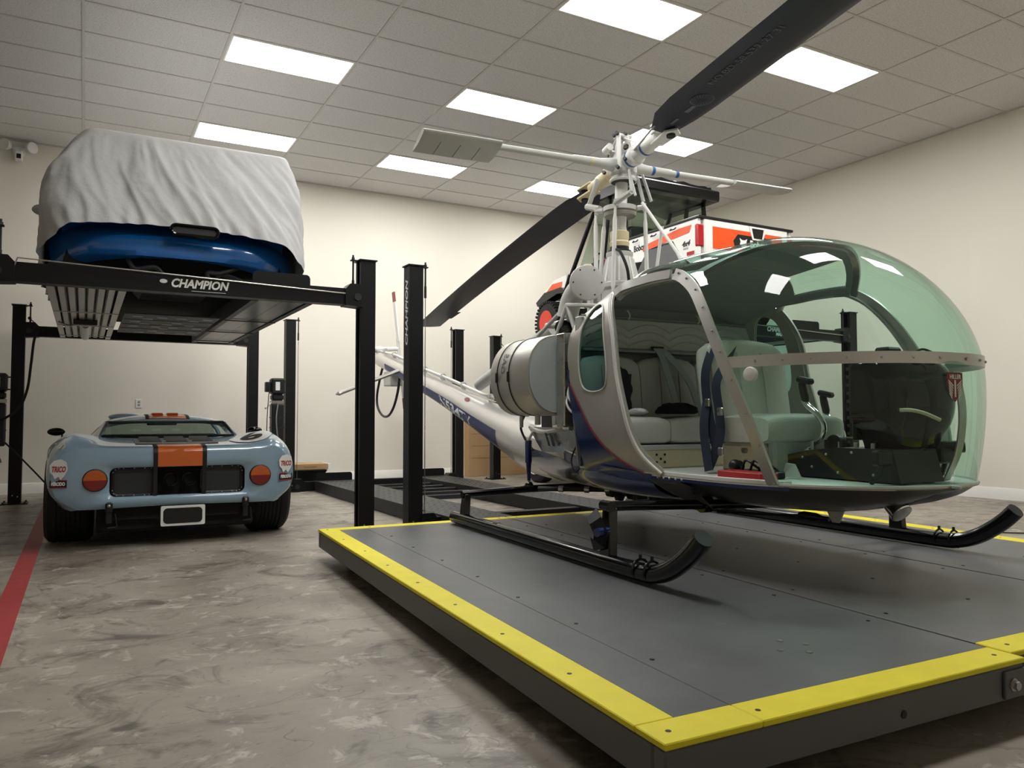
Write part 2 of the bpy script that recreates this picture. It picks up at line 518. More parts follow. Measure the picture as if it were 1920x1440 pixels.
for n, s in (('trim_1', (XW0, XW1, YW1 - .022, YW1, CEIL - .006, CEIL + .05)), ('trim_2', (XW1 - .022, XW1, YW0, YW1 - .022, CEIL - .006, CEIL + .05))):
    obj(n, MB().box(*s), 'tile_bar', kind='structure')
frm = MB()
for a in ((.012, TX - .012, .012, .030, .0, .03), (.012, TX - .012, TY - .030, TY - .012, .0, .03), (.012, .030, .030, TY - .030, .0, .03), (TX - .030, TX - .012, .030, TY - .030, .0, .03)):
    frm.box(*a)
fme = mesh_of(frm, 'light_frame', 'trim_white')
dme = mesh_of(MB().box(.030, TX - .030, .030, TY - .030, .004, .02), 'diffuser', 'panel_glow')
LLAB = {(0, 0): 'lit white ceiling panel with no rotor part in front, next to the covered car',
        (0, 4): 'lit white ceiling panel above the back of the grey covered car',
        (2, 4): 'lit white ceiling panel by the back wall, in the middle row of panels',
        (2, 0): 'lit white ceiling panel above the outer end of the left stabilizer paddle',
        (4, 4): 'lit white ceiling panel by the back wall, behind the drooping rotor blade',
        (4, 0): 'lit white ceiling panel behind the rotor hub',
        (4, -4): 'lit white ceiling panel beside the raised rotor blade, toward the bare side wall',
        (2, -4): 'lit white ceiling panel on the paddle side of the raised rotor blade'}
for c, r in LIGHTS:
    t = thing('ceiling_light', LLAB.get((c, r), 'lit white ceiling panel over the near end of the platform'), 'ceiling light', (GX + c * TX, GY + r * TY, CEIL - .004), group='ceiling light panels')
    link('light_frame', fme, t); link('diffuser', dme, t)

# red painted stripe on the floor
pm('red_paint', (158, 52, 54), 0.5, var=0.25, scale=14)
obj('floor_stripe', MB().box(-0.372, -0.264, -2.2, 11.0, 0.0, 0.0015), 'red_paint', label='worn red line painted on the concrete beside the sports car', cat='floor marking')
# ================================================================= the wheeled platform under the helicopter
def deck_material():
    m = bpy.data.materials.new('deck_paint'); m.use_nodes = True
    nt = m.node_tree; b = nt.nodes['Principled BSDF']; N = nt.nodes.new; L = nt.links.new
    tc = N('ShaderNodeTexCoord')
    n = N('ShaderNodeTexNoise'); n.inputs['Scale'].default_value = 2.2; n.inputs['Detail'].default_value = 8; n.inputs['Roughness'].default_value = 0.7
    L(tc.outputs['Object'], n.inputs['Vector'])
    r = N('ShaderNodeValToRGB'); r.color_ramp.elements[0].position = 0.35; r.color_ramp.elements[1].position = 0.72
    r.color_ramp.elements[0].color = rgb(82, 83, 86); r.color_ramp.elements[1].color = rgb(98, 99, 101)
    L(n.outputs['Fac'], r.inputs[0])
    n2 = N('ShaderNodeTexNoise'); n2.inputs['Scale'].default_value = 9; n2.inputs['Detail'].default_value = 8; n2.inputs['Roughness'].default_value = 0.8
    L(tc.outputs['Object'], n2.inputs['Vector'])
    r2 = N('ShaderNodeValToRGB'); r2.color_ramp.elements[0].position = 0.62; r2.color_ramp.elements[1].position = 0.8
    L(n2.outputs['Fac'], r2.inputs[0])
    mx = N('ShaderNodeMix'); mx.data_type = 'RGBA'; mx.inputs['B'].default_value = rgb(128, 126, 122)
    L(r2.outputs[0], mx.inputs['Factor']); L(r.outputs[0], mx.inputs['A']); L(mx.outputs['Result'], b.inputs['Base Color'])
    b.inputs['Roughness'].default_value = 0.42
    MATS['deck_paint'] = m
deck_material()
pm('safety_yellow', (232, 217, 30), 0.55, var=0.12, scale=9, bump=0.1, bscale=40)
pm('frame_grey', (92, 92, 92), 0.45, var=0.08, scale=5)
UX = V((math.cos(R(-1.6)), math.sin(R(-1.6)), 0)); UY = V((math.sin(R(3.3)), math.cos(R(3.3)), 0))
plat = thing('rolling_platform', 'low grey steel platform with yellow painted border carrying the helicopter', 'platform', (1.215, 1.458, 0))
PM = Matrix(((UX.x, UY.x, 0, 0), (UX.y, UY.y, 0, 0), (0, 0, 1, 0), (0, 0, 0, 1)))
def pbox(name, x0, x1, y0, y1, z0, z1, mat, b=0.0, par=None, label=None):
    m = MB()
    if b: m.rbox(x0, x1, y0, y1, z0, z1, b)
    else: m.box(x0, x1, y0, y1, z0, z1)
    return obj(name, m.xf(PM), mat, par or plat, label)
PL_, HP = 3.95, 0.2
SECT = [(0.0, 1.450, 0.0), (1.462, 2.660, 0.05), (2.672, 3.93, 0.05)]
for k, (x0, x1, y0) in enumerate(SECT):
    bw = 0.125
    lx = x0 + (bw if k == 0 else 0); rx = x1 - (bw if k == 2 else 0)
    # deck sheets, split by faint plywood joints
    cuts = [lx] + ([0.315] if k == 0 else []) + [rx]
    for a, c in zip(cuts[:-1], cuts[1:]):
        pbox('deck_sheet', a + .0012, c - .0012, y0 + bw + .001, PL_ - bw * .8, HP - .018, HP - .002, 'deck_paint', .001)
    # yellow edge strips
    xs = [x0, 0.315, x1] if k == 0 else [x0, x1]
    for a, c in zip(xs[:-1], xs[1:]):
        pbox('edge_strip', a + .001, c - .001, y0, y0 + bw, HP - .018, HP, 'safety_yellow', .003)
    pbox('edge_strip', x0 + .001, x1 - .001, PL_ - bw * .8, PL_, HP - .018, HP, 'safety_yellow', .003)
    if k == 0: pbox('edge_strip', 0, bw, y0 + bw + .001, PL_ - bw * .8 - .001, HP - .018, HP, 'safety_yellow', .003)
    if k == 2: pbox('edge_strip', x1 - bw, x1, y0 + bw + .001, PL_ - bw * .8 - .001, HP - .018, HP, 'safety_yellow', .003)
    # frame channels
    for a in ((x0 + .004, x1 - .004, y0 + .004, y0 + .054), (x0 + .004, x1 - .004, PL_ - .054, PL_ - .004)):
        pbox('frame_beam', *a, HP - .125, HP - .018, 'frame_grey', .006)
    for e, a in ((0, (x0 + .004, x0 + .05)), (1, (x1 - .05, x1 - .004))):
        outer = (k == 0 and e == 0) or (k == 2 and e == 1)
        pbox('frame_beam', *a, y0 + .056, PL_ - .056, HP - .125, HP - (.018 if outer else .045), 'frame_grey' if outer else 'steel_black', .006)
    for q in range(1, 5):
        yy = y0 + (PL_ - y0) * q / 5
        pbox('cross_member', x0 + .052, x1 - .052, yy - .02, yy + .02, HP - .11, HP - .019, 'steel_dark')
    # bolt heads, small enough to stay one mesh
    sc = MB()
    for q in range(9):
        yy = y0 + .06 + (PL_ - y0 - .12) * q / 8
        for xx in ((.06, .36, x1 - .07) if k == 0 else (x0 + .07, (x0 + x1) / 2, x1 - .07)):
            p = PM @ V((xx + random.uniform(-.01, .01), yy, HP - .001))
            sc.cyl(p, p + V((0, 0, .0018)), .008, n=8)
    obj('deck_screws', sc, 'decal_black', plat, kind='stuff')
    # casters
    for yy in (y0 + .30, PL_ - .30):
        for xx in (x0 + .17, x1 - .17):
            c = MB(); p = PM @ V((xx, yy, 0))
            c.cyl(p + V((-.02, 0, .04)), p + V((.02, 0, .04)), .04, n=16)
            w = obj('caster', c, 'rubber', plat)
            b = MB().box(p.x - .03, p.x + .03, p.y - .03, p.y + .03, .078, HP - .112)
            b.box(p.x - .028, p.x - .022, p.y - .02, p.y + .02, .03, .08).box(p.x + .022, p.x + .028, p.y - .02, p.y + .02, .03, .08)
            obj('caster_fork', b, 'bare_metal', w)
# joining plate with a hexagon bolt at the near seam
jp = pbox('joining_plate', 1.33, 1.65, -.008, .0035, HP - .115, HP - .03, 'frame_grey', .003)
for xx in (1.37, 1.60):
    b = MB(); p = PM @ V((xx, -.008, HP - .072)); n = PM.to_3x3() @ V((0, -1, 0))
    b.cyl(p, p + n * .004, .02, n=18).cyl(p + n * .004, p + n * .018, .014, n=6)
    obj('hex_bolt', b, 'bare_metal', jp)
hb = MB(); p = PM @ V((.86, .0035, HP - .08)); hb.cyl(p, p + V((0, -.0015, 0)), .012, n=14)
obj('drain_hole', hb, 'decal_black', plat)
br = MB()
for xx, yy in ((.80, .42), (.93, .43), (.87, .36), (.88, .50)):
    p = PM @ V((xx, yy, HP - .002)); br.cyl(p, p + V((0, 0, .003)), .011, n=10)
obj('bolt_heads', br, 'bare_metal', plat)
# ================================================================= the helicopter
pm('heli_silver', (184, 181, 176), 0.34, metal=0.45, coat=0.35, var=0.05, scale=3)
pm('boom_silver', (206, 204, 200), 0.28, metal=0.5, coat=0.4, var=0.04, scale=3)
pm('stripe_blue', (34, 44, 104), 0.4, var=0.08, spec=0.3)
pm('heli_grey', (112, 113, 114), 0.3, metal=0.5, coat=0.4, var=0.06, scale=4)
pm('heli_blue', (24, 46, 104), 0.2, metal=0.1, coat=0.5, var=0.08, scale=3)
pm('rotor_grey', (196, 196, 192), 0.42, var=0.05, scale=12)
pm('rotor_white', (226, 226, 222), 0.4, var=0.04, scale=12)
pm('blade_navy', (16, 24, 46), 0.45, var=0.12, scale=4)
pm('blade_print', (96, 100, 110), 0.5, var=0.2, scale=40)
pm('band_blue', (40, 92, 160), 0.4, var=0.03)
pm('aged_cream', (212, 200, 164), 0.55, var=0.12, scale=10)
pm('skid_black', (7, 7, 8), 0.18, coat=0.25, var=0.2, scale=15)
pm('leather_grey', (204, 204, 198), 0.5, var=0.06, scale=10, bump=0.12, bscale=90)
pm('leather_dark', (182, 185, 183), 0.55, var=0.06, scale=10, bump=0.12, bscale=90)
pm('headliner', (142, 146, 148), 0.8, var=0.05, scale=20, bump=0.1, bscale=150)
pm('cabin_cream', (222, 212, 184), 0.6, var=0.1, scale=8)
pm('cabin_floor', (208, 210, 204), 0.5, var=0.06)
pm('belt_navy', (40, 48, 68), 0.8, var=0.1, scale=60)
pm('belt_grey', (160, 172, 176), 0.8, var=0.08, scale=60)
pm('gloss_black', (5, 6, 8), 0.07, var=0.05, spec=0.3)
pm('frame_alu', (200, 199, 195), 0.36, metal=0.7, var=0.06, scale=10)
pm('tank_alu', (200, 197, 190), 0.40, metal=0.7, var=0.08, scale=5, rvar=0.08)
pm('tank_face', (188, 196, 198), 0.45, metal=0.2, var=0.04, scale=4)
pm('shield_red', (122, 24, 32), 0.4, var=0.05)
pm('lamp_glass', (235, 238, 240), 0.1, metal=0.6, var=0.02)
glass('plexi_green', (0.72, 0.90, 0.82), ior=1.42)
glass('window_green', (0.40, 0.62, 0.60), ior=1.42)

H = thing('helicopter', 'silver and blue bubble-nosed light helicopter standing on black skids', 'helicopter', (3.382, 2.862, 0.2025), R(-92.39))
ZC, XC, XN, PT, PW, W0, KK, PK = .9, -.05, .835, 1.78, 2.1, .742, .05, 0.0
def ztop(x):
    if x > PK: return ZC + (1.72 - ZC) * max(1 - min(1, (x - PK) / (XN - PK)) ** PT, 0) ** (1 / PT)
    return sinterp(x, [-1.3, -1.0, -.65, PK], [1.50, 1.61, 1.685, 1.72])
def nexp(x):
    t = min(1, max(0, .3 - x)); t = t * t * (3 - 2 * t); return 2.3 + 1.9 * t
def wid(x): return W0 * max(1 - min(1, max(0, (x - XC) / (XN - XC))) ** PW, 0) ** (1 / PW)
def ysurf(x, z):
    if z >= ZC:
        k = min(1, (z - ZC) / (ztop(x) - ZC + 1e-9)); n = nexp(x)
        return wid(x) * (1 - k ** n) ** (1 / n)
    q = ((ZC - z) / (ZC - .45)) ** 2
    xx = XC + (x - XC) / (1 - KK * q) if x > XC else x
    return wid(xx) * (1 - .08 * q)
def SP(x, z, s=-1, off=0.0):
    return V((x, s * (ysurf(x, z) + off), z))
def section(x, q, s):
    """q in [-1,0]: below the waist, [0,1]: waist to roof centre"""
    if q >= 0:
        t = q * math.pi / 2; n = nexp(x)
        return V((x, s * wid(x) * math.cos(t) ** (2 / n) if q < 1 else 0, ZC + (ztop(x) - ZC) * math.sin(t) ** (2 / n)))
    k = q * q
    return V((XC + (x - XC) * (1 - KK * k) if x > XC else x, s * wid(x) * (1 - .08 * k), ZC + q * (ZC - .455)))
def q_of(x, z):
    if z < ZC: return (z - ZC) / (ZC - .455)
    k = min(1, (z - ZC) / max(1e-6, ztop(x) - ZC))
    return math.asin(min(1, k ** (nexp(x) / 2))) / (math.pi / 2)

POST = [(-.335, 1.565), (-.202, 1.525), (-.081, 1.442), (.025, 1.317), (.125, 1.161), (.194, 1.029), (.283, .839), (.343, .668), (.387, .470)]
def post_z(x): return sinterp(x, [p[0] for p in POST], [p[1] for p in POST])
def post_x(z):
    zs = [p[1] for p in POST][::-1]; xs = [p[0] for p in POST][::-1]
    return sinterp(z, zs, xs)
XR = -.68                                  # where the roof skin starts behind the plexiglas
STRAP = 1.027

def nose_x(k, n, x0):                       # x samples bunched toward the nose
    t = k / n
    return x0 + (XN - x0) * (1 - (1 - t) ** 2) if x0 > .2 else x0 + (XN - x0) * math.sin(t * math.pi / 2) ** 1.0
def bubble(name, lower):
    rows = []
    n = 44
    for k in range(n + 1):
        x = nose_x(k, n, XR if not lower else .196)
        x = min(x, XN - 1e-4)
        if lower:
            qa = q_of(x, max(.462, post_z(x))) if x < .387 else -1 + 1e-6 + .015
            qb = q_of(x, STRAP) if ztop(x) > STRAP else 1
            qb = max(qb, qa)
        else:
            zl = 1.565 if x < -.335 else (post_z(x) if x < .194 else STRAP)
            qa = q_of(x, zl) if ztop(x) > zl else 1
            qb = 1
        half = [section(x, lerp(qa, qb, j / 14), -1) for j in range(15)]
        if lower: rows.append(half)
        else: rows.append(half + [V((p.x, -p.y, p.z)) for p in half[-2::-1]])
    m = MB()
    if lower:
        m.grid(rows); m.grid([[V((p.x, -p.y, p.z)) for p in r] for r in rows])
    else: m.grid(rows)
    o = obj(name, m, 'plexi_green', H, angle=80)
    bm = bmesh.new(); bm.from_mesh(o.data); bmesh.ops.remove_doubles(bm, verts=bm.verts, dist=.0008); bmesh.ops.recalc_face_normals(bm, faces=bm.faces); bm.to_mesh(o.data); bm.free()
    return o
bubble('bubble_pane', False)['label'] = 'green tinted upper plexiglas bubble'
bubble('bubble_pane', True)['label'] = 'green tinted lower plexiglas bubble'

def surf_norm(p, s):
    return V((max(0, p.x) * .9, p.y * 1.3 if abs(p.y) > .02 else s * .02, max(0, p.z - ZC) * .8)).normalized()
def rivets(pts, nrm, r=.006):
    m = MB()
    for p, n in zip(pts, nrm):
        m.sph(V(p) + V(n) * .002, r, 7, 5)
    return m
# horizontal strap around the bubble
sp = []
for s in (-1, 1):
    arc = [V((x, s * ysurf(x, STRAP), STRAP)) for x in [.19 + (XN - .0018 - .19) * (1 - (1 - k / 30) ** 2.2) for k in range(31)] if ztop(x) > STRAP]
    sp += arc if s == -1 else arc[::-1]
end = max(p.x for p in sp)
nr = [surf_norm(V((p.x, p.y, ZC)), 1) for p in sp]
strap = obj('bubble_strap', MB().ribbon([p + n * .003 for p, n in zip(sp, nr)], nr, .052, .006), 'frame_alu', H, angle=50)
acc = 0; rp = []; rn = []
for a, b, n in zip(sp[:-1], sp[1:], nr):
    acc += (b - a).length
    if acc > .115: rp.append(b + n * .006); rn.append(n); acc = 0
obj('rivets', rivets(rp, rn, .0065), 'bare_metal', strap, kind='stuff')

# door frames on both sides, rear posts, sills
DREAR = [(-.834, 1.503), (-.717, 1.271), (-.666, 1.022), (-.607, .839), (-.552, .676), (-.472, .561), (-.332, .470)]
DTOP = [(-.834, 1.503), (-.78, 1.535), (-.671, 1.540), (-.468, 1.545), (-.335, 1.540)]
for s in (-1, 1):
    def curve(pts, off, dx=0):
        c = cat_rom([V((p[0] + dx, 0, p[1])) for p in pts], 6)
        P = [V((p.x, s * (ysurf(p.x, p.z) + off), p.z)) for p in c]
        return P, [V((0, s, .35 * max(0, p.z - 1.0))).normalized() for p in P]
    front = [(-.30, 1.535), (-.225, 1.505), (-.108, 1.425), (-.004, 1.305), (.094, 1.155), (.163, 1.029), (.252, .839), (.312, .668), (.358, .462)]
    P, N = curve(front, .004)
    fp = obj('door_frame', MB().ribbon(P, N, .062, .014), 'frame_alu', H, angle=50)
    obj('rivets', rivets([p + n * .008 + V((.012, 0, .006)) for p, n in list(zip(P, N))[3::5]], N[3::5]), 'bare_metal', fp, kind='stuff')
    P2, N2 = curve(front, -.02, -.03)
    obj('door_seal', MB().ribbon(P2, N2, .012, .03), 'frame_alu', fp)
    P, N = curve(DTOP, .004)
    tp = obj('door_header', MB().ribbon(P, N, .05, .016), 'frame_alu', H, angle=50)
    P2, N2 = curve(DTOP, -.02)
    obj('door_seal', MB().ribbon([p - V((0, 0, .03)) for p in P2], N2, .014, .03), 'frame_alu', tp)
    P, N = curve(DREAR, .004, -.025)
    rf = obj('door_post', MB().ribbon(P, N, .05, .014), 'frame_alu', H, angle=50)
    P2, N2 = curve(DREAR, .012, -.018)
    obj('slide_rail', MB().tube(P2, .007, 6), 'rotor_white', rf)
    P2, N2 = curve(DREAR, .012, -.036)
    obj('slide_rail', MB().tube(P2, .005, 6), 'rotor_white', rf)
    m = MB()
    for a in ((-.50, .437), (-.42, .437)):
        m.rbox(a[0], a[0] + .02, s * .70 - .006, s * .70 + .006, .60, .64, .004)
    # rear quarter panel with its window
    WIN = [(-1.122, 1.212), (-1.115, 1.33), (-1.06, 1.43), (-.98, 1.462), (-.905, 1.42), (-.862, 1.317), (-.815, 1.123), (-.808, .992), (-.85, .935), (-.98, .926), (-1.075, .965), (-1.115, 1.08)]
    OUT = [(-.642, .86), (-.69, 1.022), (-.742, 1.271), (-.855, 1.51), (-.90, 1.552), (-1.02, 1.535), (-1.13, 1.475), (-1.235, 1.38), (-1.272, 1.312), (-1.262, 1.155), (-1.225, .983), (-1.135, .86)]
    cx, cz = -.975, 1.17
    def ray(poly, a):
        dx, dz = math.cos(a), math.sin(a); best = None
        for i in range(len(poly)):
            (x1, z1), (x2, z2) = poly[i], poly[(i + 1) % len(poly)]
            ex, ez = x2 - x1, z2 - z1; det = dx * -ez + ex * dz
            if abs(det) < 1e-9: continue
            t = ((x1 - cx) * -ez + ex * (z1 - cz)) / det; u = (dx * (z1 - cz) - dz * (x1 - cx)) / det
            if t > 0 and -1e-6 <= u <= 1 + 1e-6 and (best is None or t > best): best = t
        return cx + dx * best, cz + dz * best
    wl = [(p.x, p.z) for p in cat_rom([V((a, 0, b)) for a, b in WIN + WIN[:1]], 5)]
    A = [2 * math.pi * k / 64 for k in range(65)]
    inner = [ray(wl, a) for a in A]; outer = [ray(OUT, a) for a in A]
    rows = []; 
    for k in range(5):
        rows.append([SP(lerp(i[0], o[0], k / 4), lerp(i[1], o[1], k / 4), s) for i, o in zip(inner, outer)])
    nrm = [[V((0, s, 0))] * 65 for _ in range(5)]
    qp = obj('quarter_panel', MB().shell(rows, nrm, .012), 'heli_silver', H, angle=50)
    rows = [[SP(cx + (i[0] - cx) * k / 4, cz + (i[1] - cz) * k / 4, s, -.004) for i in inner] for k in range(1, 5)]
    m = MB().grid(rows); m.add([SP(cx, cz, s, -.004)] + rows[0], [(0, i + 1, i + 2) for i in range(64)])
    obj('side_window', m, 'window_green', qp)
    rim = [SP(i[0], i[1], s, .003) for i in inner[:-1]]
    obj('window_seal', MB().tube(rim, .005, 6, closed=True), 'rotor_grey', qp)
    # lower silver wedge and the blue band behind it
    BLUE = [(-1.225, .983), (-1.12, .85), (-1.014, .716), (-.891, .606), (-.724, .52), (-.50, .455)]
    dl = cat_rom([V((p[0] - .02, 0, p[1])) for p in DREAR[2:]], 8); bl = cat_rom([V((p[0], 0, p[1])) for p in BLUE], 8)
    def resample(c, n):
        L = [0]
        for a, b in zip(c[:-1], c[1:]): L.append(L[-1] + (b - a).length)
        return [V((interp(L[-1] * k / n, L, [p.x for p in c]), 0, interp(L[-1] * k / n, L, [p.z for p in c]))) for k in range(n + 1)]
    n = 20; dl = resample(dl, n); bl = resample(bl, n)
    zs = [lerp(.86, .455, k / n) for k in range(n + 1)]
    def xz(c, z): 
        return interp(-z, [-p.z for p in c], [p.x for p in c])
    rows = [[SP(lerp(xz(bl, z), xz(dl, z), j / 8), z, s) for j in range(9)] for z in zs]
    obj('lower_panel', MB().shell(rows, [[V((0, s, 0))] * 9] * (n + 1), .012), 'heli_silver', H, angle=50)
    rear = [(-1.262, 1.10), (-1.235, .95), (-1.20, .80), (-1.17, .66), (-1.15, .55), (-1.14, .44)]
    zs = [lerp(1.07, .44, k / n) for k in range(n + 1)]
    rows = [[SP(lerp(interp(-z, [-p[1] for p in rear], [p[0] for p in rear]), xz(bl, z) if z < .97 else -1.235 + .0, j / 8), z, s, .003) for j in range(9)] for z in zs]
    obj('blue_band', MB().shell(rows, [[V((0, s, 0))] * 9] * (n + 1), .012), 'heli_blue', H, angle=50)
    st = [SP(p.x + .004, p.z, s, .006) for p in bl]
    obj('pinstripe', MB().tube(st, .004, 5), 'shield_red', H)
    # door sill
    rows = [[V((x, s * (ysurf(x, .462) + .002), z)) for z in (.478, .452)] for x in [lerp(-.52, .40, k / 24) for k in range(25)]]
    sill = MB().shell(rows, [[V((0, s, 0))] * 2] * 25, .05)
    sl = obj('door_sill', sill, 'rotor_white', H, angle=50)
    bb = MB().ribbon([V((x, s * (ysurf(x, .44) + .004), .447)) for x in [lerp(-.45, .42, k / 20) for k in range(21)]], [V((0, s, 0))] * 21, .022, .004)
    obj('blue_stripe', bb, 'heli_blue', sl)
    bx = MB()
    for k in range(5): bx.sph((lerp(-.40, -.20, k / 4), s * (ysurf(-.3, .44) + .007), .449), .007, 7, 5)
    obj('sill_rivets', bx, 'rotor_white', sl, kind='stuff')
# roof skin behind the bubble
rows = []
for k in range(15):
    x = lerp(-1.27, XR, k / 14)
    zl = interp(x, [-1.27, -1.13, -1.02, -.90, -.855, XR], [1.33, 1.47, 1.53, 1.55, 1.55, 1.565])
    zl = min(zl, ztop(x) - .01)
    qa = q_of(x, zl)
    half = [section(x, lerp(qa, 1, j / 10), -1) for j in range(11)]
    rows.append(half + [V((p.x, -p.y, p.z)) for p in half[-2::-1]])
obj('roof_skin', MB().shell(rows, [[V((0, 0, 1))] * 21] * 15, .012), 'heli_silver', H, angle=60)
P = [V((XR, p.y, p.z)) for p in rows[-1]]
obj('roof_seam', MB().ribbon([p + V((0, 0, .004)) for p in P], [V((0, p.y * .3, 1)) for p in P], .03, .006), 'frame_alu', H, angle=60)
# firewall behind the cabin
poly = [V((-1.235, -.70 + .02, .46))] + [V((-1.235, section(-1.235, q, -1).y * .985, section(-1.235, q, -1).z - .012)) for q in (0, .2, .4, .6, .8, 1)]
poly += [V((p.x, -p.y, p.z)) for p in poly[-2::-1]]
obj('firewall', MB().prism(poly, (.012, 0, 0)), 'headliner', H)
# headliner: inner roof shell with a skylight left open on each side
rows = []
def inner_sec(x, q, s, off=.035):
    p = section(x, q, s); return V((p.x, p.y * (1 - off / .75), p.z - off * (.4 + .6 * max(0, q))))
def xfront(q): return lerp(-.22, .20, max(0, (q - .45) / .55))
for (u0, u1, q0, q1) in ((0, .55, .48, 1.0), (.55, .95, .80, 1.0), (.95, 1.0, .45, 1.0), (.55, .95, .45, .53)):
    for s in (-1, 1):
        g = [[inner_sec(lerp(-1.21, xfront(lerp(q0, q1, j / 8)), lerp(u0, u1, k / 10)), lerp(q0, q1, j / 8), s) for j in range(9)] for k in range(11)]
        rows.append(g)
m = MB()
for g in rows: m.shell(g, [[V((0, 0, 1))] * 9] * 11, .012)
obj('headliner', m, 'headliner', H, angle=60)
# inner bubble arch bar at the front of the headliner
arch = [inner_sec(xfront(lerp(.44, 1, j / 10)) + .03, lerp(.44, 1, j / 10), -1) for j in range(11)]
arch += [V((p.x, -p.y, p.z)) for p in arch[-2::-1]]
obj('roof_arch', MB().ribbon(arch, [V((0, p.y, p.z - ZC)) for p in arch], .035, .02), 'heli_grey', H, angle=60)

# cabin floor and belly pan
rows = []
for k in range(25):
    x = lerp(-1.22, .80, k / 24); w = ysurf(x, .462) * .985
    rows.append([V((x, lerp(-w, w, j / 8), .462)) for j in range(9)])
obj('cabin_floor', MB().shell(rows, [[V((0, 0, 1))] * 9] * 25, .012), 'cabin_floor', H)
rows = []
for k in range(41):
    x = lerp(-.60, .835, (k / 40) ** .9)
    w = max(.002, ysurf(min(x, .834), .462)) + .004
    if x > .80: w *= max(.02, math.sqrt(max(0, (.835 - x) / .035))) ** .6
    dep = interp(x, [-.6, -.1, .25, .45, .62, .75, .835], [.185, .185, .165, .135, .095, .055, .012])
    r_ = []
    for j in range(25):
        u = lerp(-1, 1, j / 24)
        sh = (1 - u * u) ** .9 if abs(u) < 1 else 0
        gr = 0
        if x > .36 and abs(u * w) < .09: gr = .5 * min(1, (x - .36) / .08) * (1 - (abs(u * w) / .09) ** 2) ** .5
        r_.append(V((x, u * w, .462 - dep * sh * (1 - gr))))
    rows.append(r_)
obj('belly_pan', MB().grid(rows), 'heli_grey', H, angle=60)
rim = [V((x, -ysurf(x, .462) - .004, .462)) for x in [lerp(.38, .833, 1 - (1 - k / 24) ** 2) for k in range(25)]]
rim = rim + [V((p.x, -p.y, p.z)) for p in rim[::-1]]
obj('pan_lip', MB().tube(rim, .009, 6), 'rotor_grey', H)
lm = MB().lathe([(0, .045), (.06, .05), (.075, .054), (.08, .05)], (.50, -.01, .37), (.75, -.05, -.65), 18)
lo = obj('landing_lamp', lm, 'chrome', H)
obj('lamp_lens', MB().lathe([(.081, .047), (.085, .03), (.087, .004)], (.50, -.01, .37), (.75, -.05, -.65), 18), 'lamp_glass', lo)

# lower fuselage behind the cabin
def ring(x, w, zt, zb, n=24, full=False):
    P = []
    for j in range(n + 1):
        a = math.pi * j / n
        P.append(V((x, -w * math.cos(a) * (1 - .0 * math.sin(a)), zt - (zt - zb) * math.sin(a) ** .72)))
    return P
XS = [-.45, -.8, -1.15, -1.5, -1.9, -2.3, -2.65]
WS = [.69, .70, .68, .60, .50, .41, .33]; ZT = [.46, .48, .52, .55, .58, .60, .62]; ZB = [.28, .262, .25, .246, .25, .262, .285]
NS = 28
rows = []
for k in range(NS):
    x = lerp(XS[0], XS[-1], k / (NS - 1)); g = [-q for q in XS]
    rows.append(ring(x, sinterp(-x, g, WS), sinterp(-x, g, ZT), sinterp(-x, g, ZB)))
m = MB(); n = len(rows[0])
vs = [p for q in rows for p in q]; fa = []; fb = []
for i in range(NS - 1):
    for k in range(n - 1):
        f_ = (i * n + k, i * n + k + 1, (i + 1) * n + k + 1, (i + 1) * n + k)
        (fb if (1 <= k <= 5 or 18 <= k <= 22 or (i < 14 and k in (0, 23))) else fa).append(f_)
m.add(vs, fa, 0); m.add(vs, fb, 1)
obj('lower_fuselage', m, ['heli_silver', 'heli_blue'], H, angle=60)
dk = [[V((r_[0].x, lerp(r_[0].y, r_[-1].y, j / 4), r_[0].z)) for j in range(5)] for r_ in rows[8:]]
obj('engine_deck', MB().shell(dk, [[V((0, 0, 1))] * 5] * len(dk), .01), 'stainless', H)
# fairing bulge below the door, just behind the front cross tube
# tail boom
BX = [-2.45, -2.9, -3.3, -3.85, -5.0, -6.03, -7.0, -7.70]
BC = [.50, .535, .60, .71, .993, 1.222, 1.45, 1.60]; BR = [.25, .262, .232, .185, .145, .119, .112, .105]; BWY = [.33, .29, .24, .185, .145, .119, .112, .105]
rings = []
BN = 40
def boom(x): g = [-q for q in BX]; return sinterp(-x, g, BC), sinterp(-x, g, BR), sinterp(-x, g, BWY)
for k in range(BN + 1):
    x = lerp(BX[0], BX[-1], k / BN); c, r_, w = boom(x)
    rings.append([V((x, w * math.cos(2 * math.pi * j / 28), c + r_ * math.sin(2 * math.pi * j / 28))) for j in range(28)])
tb = obj('tail_boom', MB().loft(rings), 'boom_silver', H, angle=60)
def boom_pt(x, a, s, off):
    c, r_, w = boom(x); return V((x, s * (w + off) * math.cos(a), c + (r_ + off) * math.sin(a)))
for s in (-1, 1):
    rows = [[boom_pt(lerp(-3.42, -7.2, k / 20), R(a), s, .002) for a in (8, -4, -16, -28, -38)] for k in range(21)]
    bsx = obj('blue_stripe', MB().grid(rows), 'stripe_blue', tb)
    rows = [[boom_pt(lerp(-3.35, -7.2, k / 20), R(a), s, .003) for a in (-41, -46)] for k in range(21)]
    obj('blue_stripe', MB().grid(rows), 'stripe_blue', tb)
def bend_reg(x, y, z):
    xx = -4.60 + x
    c, r_, w = boom(xx); a = -y / r_ * 1.0
    return boom_pt(xx, R(-17) + y / r_, -1, .004 + z)
text('registration_number', 'N5347V', .135, 'decal_white', (0, 0, 0), (1, 0, 0), (0, 0, 1), tb, extrude=.0006, bold=.004, width=.95, bend=bend_reg)
obj('red_roundel', MB().prism([boom_pt(-4.35 + .06 * math.cos(2 * math.pi * k / 16), R(50) + .16 * math.sin(2 * math.pi * k / 16), -1, .003) for k in range(16)], (0, -.001, .001)), 'shield_red', tb)
